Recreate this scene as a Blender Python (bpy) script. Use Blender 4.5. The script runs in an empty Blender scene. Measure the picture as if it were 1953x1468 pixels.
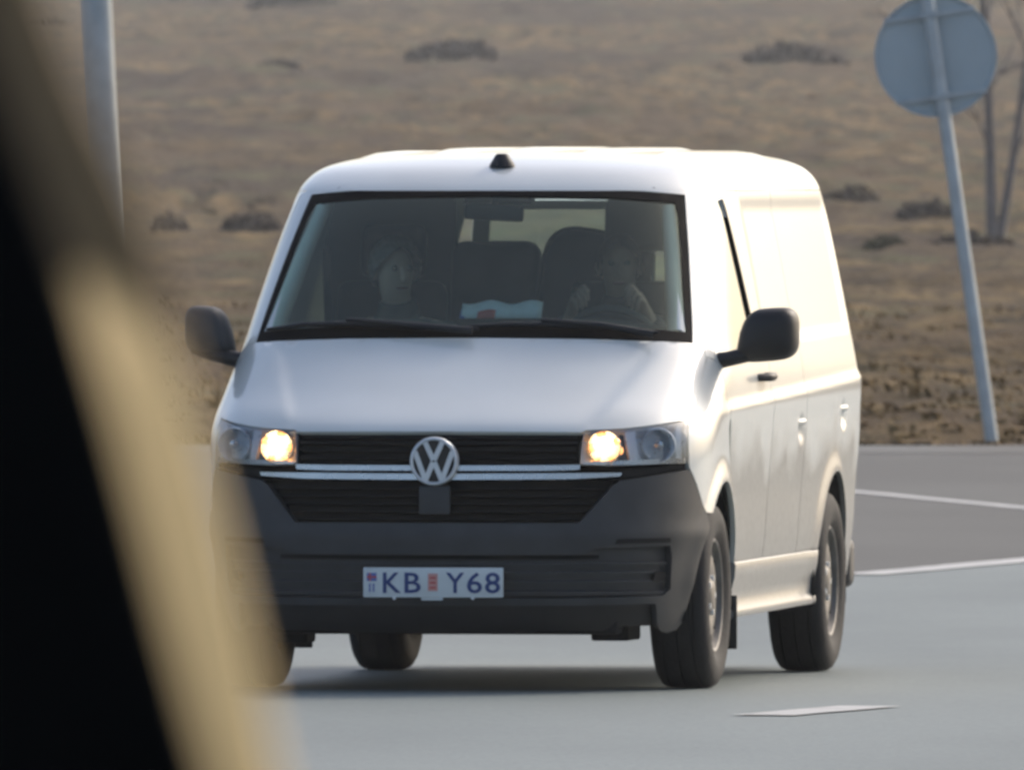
import bpy, bmesh, math, random
import mathutils, mathutils.geometry
import numpy as np
from mathutils import Vector, Matrix, Euler
random.seed(7); np.random.seed(7)
SC = bpy.context.scene
COL = SC.collection
R = math.radians

# ---------------------------------------------------------------- camera
CAM_H = 1.982
cam_data = bpy.data.cameras.new('camera')
cam = bpy.data.objects.new('camera', cam_data); COL.objects.link(cam)
cam.location = (0, 0, CAM_H)
cam.rotation_euler = (math.pi / 2 - .0095, 0, 0)
cam_data.sensor_width = 36.0
cam_data.lens = 854.0                     # long telephoto, van at about 90 m
cam_data.clip_start = .3; cam_data.clip_end = 9000
cam_data.dof.use_dof = True
cam_data.dof.focus_distance = 61.5
cam_data.dof.aperture_fstop = 36.0
cam_data.dof.aperture_blades = 0
SC.camera = cam

# ---------------------------------------------------------------- world, sun, exposure
SUN_AZ, SUN_EL = R(43), R(33)             # azimuth clockwise from +Y (the view direction)
world = bpy.data.worlds.new('World'); SC.world = world
world.use_nodes = True
nt = world.node_tree; nt.nodes.clear()
sky = nt.nodes.new('ShaderNodeTexSky'); sky.sky_type = 'NISHITA'
sky.sun_disc = False; sky.sun_elevation = SUN_EL; sky.sun_rotation = SUN_AZ
sky.air_density = .88; sky.dust_density = 4.2; sky.ozone_density = .8
bg = nt.nodes.new('ShaderNodeBackground'); bg.inputs['Strength'].default_value = .15
wo = nt.nodes.new('ShaderNodeOutputWorld')
nt.links.new(sky.outputs[0], bg.inputs[0]); nt.links.new(bg.outputs[0], wo.inputs[0])
sd = bpy.data.lights.new('sun', 'SUN'); sd.energy = .65; sd.angle = R(11); sd.color = (1, .96, .89)
sun = bpy.data.objects.new('sun', sd); COL.objects.link(sun)
_s = Vector((math.sin(SUN_AZ) * math.cos(SUN_EL), math.cos(SUN_AZ) * math.cos(SUN_EL), math.sin(SUN_EL)))
sun.rotation_euler = _s.to_track_quat('Z', 'Y').to_euler(); sun.location = (60, 60, 60)
SC.view_settings.view_transform = 'Standard'; SC.view_settings.look = 'None'
SC.view_settings.gamma = 1; SC.view_settings.use_curve_mapping = False
SC.view_settings.exposure = 0.50
SC.render.engine = 'CYCLES'
SC.cycles.max_bounces = 10; SC.cycles.transparent_max_bounces = 16
SC.cycles.sample_clamp_indirect = 3
SC.cycles.use_denoising = True

# ---------------------------------------------------------------- helpers
def tag(o, label=None, cat=None, group=None, kind=None):
    if label: o['label'] = label
    if cat: o['category'] = cat
    if group: o['group'] = group
    if kind: o['kind'] = kind
    return o
def empty(name, loc=(0, 0, 0), rz=0.0):
    o = bpy.data.objects.new(name, None); COL.objects.link(o)
    o.location = loc; o.rotation_euler = (0, 0, rz); o.empty_display_size = .2
    return o
def link(name, me, mat, parent=None, loc=None, rot=None):
    o = bpy.data.objects.new(name, me); COL.objects.link(o)
    if mat is not None and not me.materials: me.materials.append(mat)
    if parent is not None: o.parent = parent
    if loc: o.location = loc
    if rot: o.rotation_euler = rot
    return o
def mesh_np(name, V, F, mat, parent=None, smooth=True):
    me = bpy.data.meshes.new(name)
    me.from_pydata([tuple(v) for v in V], [], [tuple(f) for f in F])
    if smooth: me.polygons.foreach_set('use_smooth', [True] * len(me.polygons))
    me.update()
    return link(name, me, mat, parent)
def auto_smooth(o, deg=35):
    me = o.data
    bm = bmesh.new(); bm.from_mesh(me)
    lim = R(deg)
    for f in bm.faces: f.smooth = True
    for e in bm.edges:
        e.smooth = not (len(e.link_faces) == 2 and e.calc_face_angle(0) > lim)
    bm.to_mesh(me); bm.free()
    return o
def box_bm(bm, c, s, rot=None, bevel=0.0, seg=2):
    t = bmesh.new()
    bmesh.ops.create_cube(t, size=1)
    bmesh.ops.scale(t, vec=s, verts=t.verts)
    if bevel: bmesh.ops.bevel(t, geom=t.edges[:], offset=bevel, segments=seg, profile=.6, affect='EDGES')
    M = Matrix.Translation(c)
    if rot: M = M @ Euler(rot).to_matrix().to_4x4()
    bmesh.ops.transform(t, matrix=M, verts=t.verts)
    m = bpy.data.meshes.new('tmp'); t.to_mesh(m); t.free(); bm.from_mesh(m); bpy.data.meshes.remove(m)
def box(name, c, s, mat, parent=None, rot=None, bevel=.005, seg=2):
    bm = bmesh.new(); box_bm(bm, c, s, rot, bevel, seg)
    me = bpy.data.meshes.new(name); bm.to_mesh(me); bm.free()
    return auto_smooth(link(name, me, mat, parent), 40)
def tube(name, pts, radii, mat, parent=None, n=12, cap=True, squash=1.0):
    pts = [Vector(p) for p in pts]
    if not hasattr(radii, '__len__'): radii = [radii] * len(pts)
    V = []; F = []
    up = Vector((0, 0, 1))
    for i, p in enumerate(pts):
        t = (pts[min(i + 1, len(pts) - 1)] - pts[max(i - 1, 0)]).normalized()
        a = t.cross(up)
        if a.length < .05: a = t.cross(Vector((1, 0, 0)))
        a.normalize(); b = t.cross(a).normalized()
        for k in range(n):
            th = 2 * math.pi * k / n
            V.append(p + a * (radii[i] * math.cos(th)) + b * (radii[i] * squash * math.sin(th)))
    for i in range(len(pts) - 1):
        for k in range(n):
            k2 = (k + 1) % n
            F.append((i*n + k, (i+1)*n + k, (i+1)*n + k2, i*n + k2))
    if cap:
        F.append(tuple(range(n))); F.append(tuple(range((len(pts) - 1) * n, len(pts) * n))[::-1])
    o = mesh_np(name, V, F, mat, parent)
    bm = bmesh.new(); bm.from_mesh(o.data); bmesh.ops.recalc_face_normals(bm, faces=bm.faces); bm.to_mesh(o.data); bm.free()
    return auto_smooth(o, 50)
def lathe(name, prof, mat, parent=None, n=48, axis='x', closed=False):
    """prof: (along axis, radius)"""
    V = []; F = []
    for (h, r) in prof:
        for k in range(n):
            th = 2 * math.pi * k / n
            a, b = r * math.cos(th), r * math.sin(th)
            V.append({'x': (h, a, b), 'y': (a, h, b), 'z': (a, b, h)}[axis])
    m = len(prof)
    for i in range(m if closed else m - 1):
        j = (i + 1) % m
        for k in range(n):
            k2 = (k + 1) % n
            F.append((i*n + k, i*n + k2, j*n + k2, j*n + k))
    o = mesh_np(name, V, F, mat, parent)
    bm = bmesh.new(); bm.from_mesh(o.data); bmesh.ops.remove_doubles(bm, verts=bm.verts, dist=1e-5)
    bmesh.ops.recalc_face_normals(bm, faces=bm.faces); bm.to_mesh(o.data); bm.free()
    return auto_smooth(o, 32)

# ---------------------------------------------------------------- materials
def N(nt, typ, **kw):
    n = nt.nodes.new(typ)
    for k, v in kw.items(): setattr(n, k, v)
    return n
def mat_basic(name, col, rough=.5, metal=0.0, coat=0.0, coat_rough=.05, var=.0, vscale=6.0, bump=0.0, bscale=80.0, spec=.5, emit=None, estr=0.0, col2=None, rvar=0.0, sheen=0.0):
    m = bpy.data.materials.new(name); m.use_nodes = True
    nt = m.node_tree; b = nt.nodes['Principled BSDF']
    b.inputs['Base Color'].default_value = (*col, 1)
    b.inputs['Roughness'].default_value = rough; b.inputs['Metallic'].default_value = metal
    b.inputs['Coat Weight'].default_value = coat; b.inputs['Coat Roughness'].default_value = coat_rough
    b.inputs['Specular IOR Level'].default_value = spec
    if sheen: b.inputs['Sheen Weight'].default_value = sheen
    if emit:
        b.inputs['Emission Color'].default_value = (*emit, 1); b.inputs['Emission Strength'].default_value = estr
    if var or col2 or bump or rvar:
        tc = N(nt, 'ShaderNodeTexCoord')
        if var or col2 or rvar:
            nz = N(nt, 'ShaderNodeTexNoise'); nz.inputs['Scale'].default_value = vscale; nz.inputs['Detail'].default_value = 6
            nt.links.new(tc.outputs['Object'], nz.inputs['Vector'])
        if var or col2:
            mx = N(nt, 'ShaderNodeMix', data_type='RGBA')
            c2 = col2 or tuple(max(0, c * (1 - var)) for c in col)
            mx.inputs[6].default_value = (*col, 1); mx.inputs[7].default_value = (*c2, 1)
            rp = N(nt, 'ShaderNodeMapRange'); rp.inputs[1].default_value = .35; rp.inputs[2].default_value = .68
            nt.links.new(nz.outputs[0], rp.inputs[0]); nt.links.new(rp.outputs[0], mx.inputs[0])
            nt.links.new(mx.outputs[2], b.inputs['Base Color'])
        if rvar:
            rr = N(nt, 'ShaderNodeMapRange'); rr.inputs[1].default_value = .3; rr.inputs[2].default_value = .7
            rr.inputs[3].default_value = max(0, rough - rvar); rr.inputs[4].default_value = min(1, rough + rvar)
            nt.links.new(nz.outputs[0], rr.inputs[0]); nt.links.new(rr.outputs[0], b.inputs['Roughness'])
        if bump:
            nb = N(nt, 'ShaderNodeTexNoise'); nb.inputs['Scale'].default_value = bscale; nb.inputs['Detail'].default_value = 4
            nt.links.new(tc.outputs['Object'], nb.inputs['Vector'])
            bp = N(nt, 'ShaderNodeBump'); bp.inputs['Strength'].default_value = bump; bp.inputs['Distance'].default_value = .01
            nt.links.new(nb.outputs[0], bp.inputs['Height']); nt.links.new(bp.outputs[0], b.inputs['Normal'])
    return m
def mat_glass(name, tint, rough=.0, ior=1.5, gain=1.3, refl=(.95, .98, 1)):
    m = bpy.data.materials.new(name); m.use_nodes = True
    nt = m.node_tree; nt.nodes.clear()
    out = N(nt, 'ShaderNodeOutputMaterial'); mix = N(nt, 'ShaderNodeMixShader')
    tr = N(nt, 'ShaderNodeBsdfTransparent'); tr.inputs[0].default_value = (*tint, 1)
    gl = N(nt, 'ShaderNodeBsdfGlossy'); gl.inputs['Roughness'].default_value = rough
    gl.inputs[0].default_value = (*refl, 1)
    fr = N(nt, 'ShaderNodeFresnel'); fr.inputs[0].default_value = ior
    mm = N(nt, 'ShaderNodeMath', operation='MULTIPLY'); mm.inputs[1].default_value = gain; mm.use_clamp = True
    nt.links.new(fr.outputs[0], mm.inputs[0]); nt.links.new(mm.outputs[0], mix.inputs[0])
    nt.links.new(tr.outputs[0], mix.inputs[1]); nt.links.new(gl.outputs[0], mix.inputs[2])
    nt.links.new(mix.outputs[0], out.inputs[0])
    return m
def shaded_grimy_paint():
    """white paint darkened low down in place of weaker light, with patchy grime and a ragged edge"""
    m = mat_basic('shaded_grimy_white_paint', (.70, .725, .695), .40, coat=1.0, coat_rough=.07)
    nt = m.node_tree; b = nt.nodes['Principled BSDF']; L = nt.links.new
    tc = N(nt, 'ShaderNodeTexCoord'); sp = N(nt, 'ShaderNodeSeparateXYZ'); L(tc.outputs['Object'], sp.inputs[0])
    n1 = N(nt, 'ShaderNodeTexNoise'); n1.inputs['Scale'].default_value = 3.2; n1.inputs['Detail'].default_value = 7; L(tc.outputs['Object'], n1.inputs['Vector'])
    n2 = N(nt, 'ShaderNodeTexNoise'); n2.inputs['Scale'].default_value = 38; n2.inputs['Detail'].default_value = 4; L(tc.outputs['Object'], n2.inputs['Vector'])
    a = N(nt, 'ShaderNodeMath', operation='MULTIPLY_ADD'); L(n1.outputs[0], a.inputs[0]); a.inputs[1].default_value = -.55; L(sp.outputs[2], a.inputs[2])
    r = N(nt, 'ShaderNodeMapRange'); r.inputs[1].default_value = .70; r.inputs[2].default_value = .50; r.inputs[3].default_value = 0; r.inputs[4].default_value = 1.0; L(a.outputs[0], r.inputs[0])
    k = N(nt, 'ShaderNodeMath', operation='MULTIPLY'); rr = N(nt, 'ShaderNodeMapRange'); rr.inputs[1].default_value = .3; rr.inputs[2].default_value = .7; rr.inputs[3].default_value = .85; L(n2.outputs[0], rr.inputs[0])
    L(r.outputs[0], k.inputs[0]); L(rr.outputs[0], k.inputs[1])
    mx = N(nt, 'ShaderNodeMix', data_type='RGBA'); mx.inputs[6].default_value = (.70, .725, .695, 1); mx.inputs[7].default_value = (.25, .245, .23, 1)  # dimmer light of the lower flank put into the base colour, smudged like grime
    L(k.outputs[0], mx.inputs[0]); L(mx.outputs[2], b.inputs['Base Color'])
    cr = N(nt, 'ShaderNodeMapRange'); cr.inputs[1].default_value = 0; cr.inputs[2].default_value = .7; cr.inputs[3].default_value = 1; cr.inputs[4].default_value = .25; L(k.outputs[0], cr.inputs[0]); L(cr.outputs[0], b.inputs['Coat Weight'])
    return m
M = {}
M['paint'] = mat_basic('white_paint', (.70, .725, .695), .40, coat=1.0, coat_rough=.07, col2=(.64, .66, .63), vscale=2.2)
M['plastic'] = mat_basic('bumper_plastic', (.042, .044, .047), .55, var=.25, vscale=9, bump=.15, bscale=260)
M['black'] = mat_basic('black_plastic', (.012, .012, .013), .5, var=.3, vscale=14)
M['grille'] = mat_basic('grille_plastic', (.008, .008, .008), .6, var=.3, vscale=20, spec=.2)
M['dark'] = mat_basic('dark_cavity', (.008, .008, .008), .9, var=.3)
M['chrome'] = mat_basic('chrome', (.52, .54, .56), .28, metal=.85, rvar=.05, vscale=12)
M['silver'] = mat_basic('lamp_reflector', (.74, .77, .79), .32, metal=.3, rvar=.08, vscale=30)
M['lamp_bowl'] = mat_basic('dark_lamp_bowl', (.30, .29, .28), .3, metal=.8, rvar=.1, vscale=30)
M['pillar_trim'] = mat_basic('grey_pillar_trim', (.66, .70, .69), .7, var=.1, vscale=5)
M['skin_pale'] = mat_basic('pale_skin', (.74, .56, .47), .5, var=.12, vscale=9)
M['lens'] = mat_glass('lamp_lens', (.93, .95, .97))
M['windshield'] = mat_glass('windshield_glass', (.82, .97, .89), gain=1.7, refl=(.95, 1, .80))
M['door_glass'] = mat_glass('door_glass', (.84, .96, .91), gain=1.7)
M['rubber'] = mat_basic('tyre_rubber', (.016, .016, .017), .78, var=.5, vscale=7, bump=.3, bscale=60)
M['seal'] = mat_basic('rubber_seal', (.008, .007, .007), .8, var=.3, spec=.12)
M['rim'] = mat_basic('grey_hubcap', (.20, .19, .175), .5, metal=.25, col2=(.13, .12, .105), vscale=16)
M['plate'] = mat_basic('plate_white', (.66, .70, .70), .4, col2=(.60, .63, .62), vscale=14)
M['plate_blue'] = mat_basic('plate_blue', (.02, .05, .19), .45, var=.1)
M['sticker_red'] = mat_basic('sticker_red', (.55, .09, .08), .5, var=.1)
M['sticker_blue'] = mat_basic('sticker_blue', (.12, .16, .42), .5, var=.1)
M['card_white'] = mat_basic('card_white', (.80, .84, .84), .6, var=.12, vscale=30)
M['lamp'] = mat_basic('lit_bulb', (1, .8, .5), .3, emit=(1, .72, .40), estr=8, var=.05)
M['lamp_halo'] = mat_basic('glowing_halo_facet', (1, .7, .4), .3, emit=(1, .40, .10), estr=1.45, var=.05)  # facets glow by themselves to draw the orange halo around the bulb
M['badge'] = mat_basic('satin_badge', (.72, .74, .76), .35, metal=.25, coat=.6, var=.08, vscale=40)
M['shaded_grimy_paint'] = shaded_grimy_paint()
M['cabin'] = mat_basic('cabin_trim', (.050, .056, .055), .7, var=.25, vscale=5, bump=.1, bscale=120)
M['seat'] = mat_basic('seat_cloth', (.034, .037, .038), .9, var=.3, vscale=12, sheen=.3)
M['liner'] = mat_basic('cargo_liner', (.42, .44, .42), .7, var=.15, vscale=3)
M['liner_dark'] = mat_basic('inner_liner', (.10, .105, .105), .8, var=.2, vscale=3)
M['skin'] = mat_basic('skin', (.40, .26, .20), .5, var=.15, vscale=9)
M['hair_grey'] = mat_basic('grey_hair', (.26, .255, .25), .7, var=.4, vscale=40, bump=.5, bscale=90)
M['hair_dark'] = mat_basic('dark_hair', (.02, .016, .013), .6, var=.4, vscale=40, bump=.5, bscale=90)
M['jacket_dark'] = mat_basic('dark_jacket', (.018, .020, .026), .85, var=.3, vscale=8, sheen=.2)
M['jacket_grey'] = mat_basic('grey_jacket', (.10, .105, .10), .85, var=.3, vscale=8, sheen=.2)
M['trousers'] = mat_basic('dark_trousers', (.02, .022, .03), .85, var=.3, vscale=8)
M['eye'] = mat_basic('eye', (.18, .17, .16), .2, var=.1)
M['steel'] = mat_basic('galvanised_steel', (.50, .55, .56), .55, metal=.15, col2=(.40, .44, .45), vscale=7, bump=.05, bscale=50)
M['sign_back'] = mat_basic('sign_back_aluminium', (.46, .53, .55), .6, metal=.05, col2=(.41, .48, .50), vscale=3)
M['bark'] = mat_basic('grey_bark', (.23, .21, .20), .9, var=.4, vscale=10)
M['black_trim'] = mat_basic('black_window_trim', (.004, .004, .004), .95, var=.3, vscale=20, spec=.08)
M['tan_trim'] = mat_basic('tan_window_trim', (.82, .59, .27), .7, col2=(.76, .54, .24), vscale=60)
M['brown_trim'] = mat_basic('brown_window_trim', (.24, .165, .085), .8, col2=(.19, .13, .065), vscale=60)
# ---------------------------------------------------------------- van body surface
def pchip(xs, ys):
    xs = np.array(xs, float); ys = np.array(ys, float)
    h = np.diff(xs); d = np.diff(ys) / h
    m = np.zeros(len(xs)); m[0] = d[0]; m[-1] = d[-1]
    for i in range(1, len(xs) - 1):
        if d[i-1] * d[i] > 0:
            w1 = 2*h[i] + h[i-1]; w2 = h[i] + 2*h[i-1]
            m[i] = (w1 + w2) / (w1/d[i-1] + w2/d[i])
    def f(x):
        i = min(max(int(np.searchsorted(xs, x)) - 1, 0), len(xs) - 2)
        t = (x - xs[i]) / h[i]; t = min(max(t, -0.2), 1.2)
        return ((1+2*t)*(1-t)**2*ys[i] + t*(1-t)**2*h[i]*m[i] + t*t*(3-2*t)*ys[i+1] + t*t*(t-1)*h[i]*m[i+1])
    return f

# z, y of the front on the centre line, half width, corner length, corner power, y of the rear
ROWS = [
 (0.17, -.77, .800, .66, 2.8, 3.86), (0.21, -.835, .845, .68, 2.8, 3.93), (0.27, -.868, .868, .70, 2.75, 3.96), (0.36, -.892, .886, .72, 2.7, 3.985),
 (0.46, -.905, .900, .72, 2.65, 3.99), (0.56, -.908, .914, .72, 2.65, 3.99), (0.68, -.896, .928, .72, 2.65, 3.985),
 (0.80, -.884, .938, .72, 2.6, 3.98), (0.88, -.874, .941, .72, 2.6, 3.98), (0.93, -.862, .941, .72, 2.6, 3.98), (0.965, -.838, .940, .72, 2.6, 3.98),
 (0.995, -.79, .939, .72, 2.6, 3.98), (1.03, -.715, .938, .72, 2.6, 3.98), (1.09, -.58, .935, .72, 2.65, 3.98), (1.15, -.455, .930, .72, 2.75, 3.975), (1.21, -.335, .921, .72, 2.9, 3.965),
 (1.26, -.245, .912, .71, 3.05, 3.96), (1.30, -.185, .905, .70, 3.15, 3.95), (1.34, -.135, .898, .69, 3.2, 3.945), (1.45, -.01, .878, .67, 3.3, 3.93),
 (1.60, .165, .850, .64, 3.35, 3.905), (1.72, .305, .826, .61, 3.3, 3.88), (1.80, .405, .808, .58, 3.25, 3.86), (1.85, .475, .794, .57, 3.2, 3.845),
 (1.89, .555, .772, .57, 3.1, 3.82), (1.92, .64, .742, .58, 3.0, 3.785), (1.945, .76, .69, .62, 2.8, 3.73), (1.965, .92, .61, .70, 2.6, 3.64),
 (1.978, 1.12, .50, .80, 2.4, 3.5), (1.986, 1.36, .34, .9, 2.2, 3.3), (1.990, 1.65, .12, 1.0, 2.0, 3.0)]
_z = [r[0] for r in ROWS]
f_yf, f_w, f_L, f_n, f_yr = [pchip(_z, [r[i] for r in ROWS]) for i in range(1, 6)]
_rc = {}
def row(z):
    k = round(z, 4)
    if k not in _rc:
        _rc[k] = (f_yf(k), max(f_w(k), .01), f_L(k), f_n(k), f_yr(k))
    return _rc[k]

def relief(y, z):
    """outward bulge of the flank: arch flares, the beltline shoulder and the shallow door scoop"""
    d = 0.0
    for yc in (0.0, 3.0):
        r = math.hypot(y - yc, z - .345)
        if r > .30:
            d += .020 * math.exp(-((r - .425) / .050) ** 2) * min(1, max(0, (z - .25) / .15))
    if y > -.3:
        k = min(1, (y + .3) / .5)
        q = belt(y) - z
        d += k * .011 / (1 + math.exp(-max(-30, min(30, q / .004)))) * math.exp(-(max(0, q) / .11) ** 2)
        d -= k * .010 * math.exp(-((z - .74) / .16) ** 2)
    return d

def belt(y): return 1.042 + .024 * y

def side_x(y, z):
    yf, w, L, n, yr = row(z)
    if y < yf + L:
        t = min(1, 1 - (y - yf) / L); x = w * max(0, 1 - t ** n) ** (1 / n)
    else:
        x = w
        Lr = .30
        if y > yr - Lr:
            t = min(1, (y - (yr - Lr)) / Lr); x = w * max(0, 1 - t ** 3.2) ** (1 / 3.2)
    x -= .028 * max(0, (y - 1.4) / 2.6) ** 2
    return x + relief(y, z)
def front_y(x, z):
    yf, w, L, n, yr = row(z)
    s = min(1, abs(x) / w)
    return yf + L * (1 - max(0, 1 - s ** n) ** (1 / n))
def rear_y(x, z):
    yf, w, L, n, yr = row(z)
    s = min(1, abs(x) / w)
    return yr - .30 * (1 - max(0, 1 - s ** 3.2) ** (1 / 3.2)) - .03 * (x / .9) ** 2

_cc = {}
def contour(z):
    """half plan contour from front centre to rear corner: arc lengths, xs, ys"""
    k = round(z, 4)
    if k not in _cc:
        yf, w, L, n, yr = row(k)
        pts = []
        for t in np.linspace(0, 1, 61):
            th = t * math.pi / 2
            s = math.sin(th) ** (2 / n)
            c = math.cos(th) ** (2 / n)
            y = yf + L * (1 - c)
            pts.append((w * s + (relief(y, k) if t > .5 else 0) * min(1, max(0, (t - .5) * 4)), y))
        for y in np.linspace(yf + L + .02, yr - .32, 170):
            pts.append((side_x(y, k), y))
        P = np.array(pts); a = np.concatenate([[0], np.cumsum(np.hypot(*np.diff(P, axis=0).T))])
        _cc[k] = (a, P[:, 0], P[:, 1])
    return _cc[k]
def arc_pt(a, z):
    A, X, Y = contour(z)
    s = -1 if a < 0 else 1
    return (s * float(np.interp(abs(a), A, X)), float(np.interp(abs(a), A, Y)), z)
def arc_of_y(y, z):
    A, X, Y = contour(z); return float(np.interp(y, Y, A))
def arc_of_x(x, z):
    A, X, Y = contour(z); n = 61
    return float(np.interp(x, X[:n], A[:n]))
def CH_ARC(u, v): return arc_pt(u, v)
def CH_FRONT(u, v): return (u, front_y(u, v), v)
def CH_SIDE(u, v): return (side_x(u, v), u, v)
def CH_SIDE_L(u, v): return (-side_x(u, v), u, v)
def CH_REAR(u, v): return (u, rear_y(u, v), v)
# ---------------------------------------------------------------- noise
_perm = np.random.RandomState(3).permutation(256); _perm = np.concatenate([_perm, _perm, _perm])
_gr = np.random.RandomState(4).randn(256, 2); _gr /= np.linalg.norm(_gr, axis=1)[:, None]
def perlin(x, y):
    xi = np.floor(x).astype(int); yi = np.floor(y).astype(int); xf = x - xi; yf = y - yi
    u = xf**3 * (xf * (xf * 6 - 15) + 10); v = yf**3 * (yf * (yf * 6 - 15) + 10)
    def g(ix, iy, dx, dy):
        h = _perm[(_perm[ix & 255] + iy) & 255]; gg = _gr[h]; return gg[..., 0] * dx + gg[..., 1] * dy
    a = g(xi, yi, xf, yf); b = g(xi + 1, yi, xf - 1, yf); c = g(xi, yi + 1, xf, yf - 1); d = g(xi + 1, yi + 1, xf - 1, yf - 1)
    return (a + u * (b - a)) + v * ((c + u * (d - c)) - (a + u * (b - a)))

# ---------------------------------------------------------------- moor
_bd = [150, 165, 220, 280, 350, 450, 600, 800, 1000, 1300, 1700, 2500, 4200, 7000]
_bz = [-.02, 0.0, .0, .04, .14, .48, 1.4, 3.25, 5.7, 10.2, 18.2, 38, 85, 150]
base_z = pchip(_bd, _bz)
EDGE_Y = 165.0
def moor_z(X, Y, side=0.0):
    X = np.asarray(X, float); Y = np.asarray(Y, float)
    shp = np.broadcast(X, Y).shape
    X = np.broadcast_to(X, shp); Y = np.broadcast_to(Y, shp)
    ys, inv = np.unique(Y.round(3), return_inverse=True)
    z = np.array([base_z(v) for v in ys])[inv].reshape(shp)
    # far off to the right the hill dies away into a flat plain
    z = z * (1 - .85 * np.clip((X - 60 - .06 * Y) / (.15 * Y + 60), 0, 1))
    k = np.clip((Y - EDGE_Y) / 3.0, 0, 1)
    far = np.clip((Y - 200) / 500, 0, 1)
    z = z + k * (.10 + .35 * far) * perlin(X / 17 + 5, Y / 60 + 9) * (1 + far)
    t1 = 1 - np.abs(perlin(X / 1.5 + 31, Y / 2.6 + 7)) * 2.2
    t2 = 1 - np.abs(perlin(X / .55 + 3, Y / .8 + 17)) * 2.2
    t3 = perlin(X / 4.3 + 13, Y / 8.5 + 2)
    rough = .35 + .9 * np.clip(perlin(X / 11 + 41, Y / 30 + 3) + .45, 0, 1.1)
    wx = perlin(X / 2.2 + 71, Y / 3 + 9); t1 = 1 - np.abs(perlin(X / 1.5 + 31 + .6 * wx, Y / 2.6 + 7 + .4 * wx)) * 2.2
    t4 = perlin(X / .23 + 1, Y / .3 + 5)
    t5 = 1 - np.abs(perlin(X / .95 + .35 * wx + 11 + Y * .10, Y / 1.1 + 23 + X * .25)) * 2.4
    z = z + k * rough * ((.09 + .43 * far) * t1 + (.06 + .0 * far) * t2 + .085 * (1 - .7 * far) * t5 + (.20 + .30 * far) * t3 + .03 * t4 - .06)
    return z

def moor_material():
    m = bpy.data.materials.new('dry_moor_grass'); m.use_nodes = True
    nt = m.node_tree; b = nt.nodes['Principled BSDF']; L = nt.links.new
    b.inputs['Roughness'].default_value = .95; b.inputs['Specular IOR Level'].default_value = .15
    tc = N(nt, 'ShaderNodeTexCoord')
    def noise(scale, det, sx=1, sy=1, off=0):
        mp = N(nt, 'ShaderNodeMapping'); mp.inputs['Scale'].default_value = (sx, sy, 1); mp.inputs['Location'].default_value = (off, off, 0)
        n = N(nt, 'ShaderNodeTexNoise'); n.inputs['Scale'].default_value = scale; n.inputs['Detail'].default_value = det; n.inputs['Roughness'].default_value = .6
        L(tc.outputs['Object'], mp.inputs[0]); L(mp.outputs[0], n.inputs['Vector']); return n.outputs[0]
    def mix(f, a, c, lo=.4, hi=.6):
        r = N(nt, 'ShaderNodeMapRange'); r.inputs[1].default_value = lo; r.inputs[2].default_value = hi; L(f, r.inputs[0])
        x = N(nt, 'ShaderNodeMix', data_type='RGBA'); L(r.outputs[0], x.inputs[0])
        for i, v in ((6, a), (7, c)):
            if isinstance(v, tuple): x.inputs[i].default_value = (*v, 1)
            else: L(v, x.inputs[i])
        return x.outputs[2]
    c = mix(noise(.62, 7, 1, .7), (.150, .099, .040), (.050, .034, .017), .44, .56)
    c = mix(noise(1.9, 6, .55, .075, 21), c, (.200, .136, .058), .50, .61)
    c = mix(noise(1.5, 6, .60, .065, 33), c, (.040, .029, .014), .53, .63)
    c = mix(noise(.11, 4, 1, .30, 4), c, (.095, .062, .032), .45, .60)
    c = mix(noise(.06, 5, 1, .22, 9), c, (.050, .034, .022), .51, .60)
    c = mix(noise(.33, 4, 1, .5, 14), c, (.088, .080, .038), .53, .66)
    c = mix(noise(5, 3, 1, .7, 2), c, (.22, .155, .072), .56, .85)
    L(c, b.inputs['Base Color'])
    bp = N(nt, 'ShaderNodeBump'); bp.inputs['Strength'].default_value = .8; bp.inputs['Distance'].default_value = .12
    L(noise(6, 6, 1, .6, 8), bp.inputs['Height']); L(bp.outputs[0], b.inputs['Normal'])
    return m
M['moor'] = moor_material()
def build_moor():
    ys = [EDGE_Y]
    while ys[-1] < 1350: ys.append(ys[-1] + .20 * (ys[-1] / 165) ** 1.5)
    while ys[-1] < 2600: ys.append(ys[-1] * 1.06)
    ys = np.array(ys)
    u = np.linspace(-1, 1, 300)
    uo = 1 + np.cumsum(.02 * 1.45 ** np.arange(18))
    u = np.concatenate([-uo[::-1], u, uo])
    Y = np.repeat(ys[:, None], len(u), 1)
    X = u[None, :] * (10 + .07 * Y)
    Z = moor_z(X, Y)
    n, mcol = Y.shape
    V = np.stack([X, Y, Z], -1).reshape(-1, 3).astype(np.float32)
    i = np.arange(n - 1)[:, None] * mcol + np.arange(mcol - 1)[None, :]
    F = np.stack([i, i + 1, i + mcol + 1, i + mcol], -1).reshape(-1, 4).astype(np.int32)
    me = bpy.data.meshes.new('moor')
    me.vertices.add(len(V)); me.vertices.foreach_set('co', V.ravel())
    me.loops.add(F.size); me.loops.foreach_set('vertex_index', F.ravel())
    me.polygons.add(len(F)); me.polygons.foreach_set('loop_start', np.arange(0, F.size, 4, dtype=np.int32))
    me.polygons.foreach_set('loop_total', np.full(len(F), 4, np.int32))
    me.update(calc_edges=True); me.validate()
    me.polygons.foreach_set('use_smooth', np.ones(len(F), bool))
    return tag(link('moor_terrain', me, M['moor']), 'brown tussocky moor rising behind the road', kind='structure')
build_moor()

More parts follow.
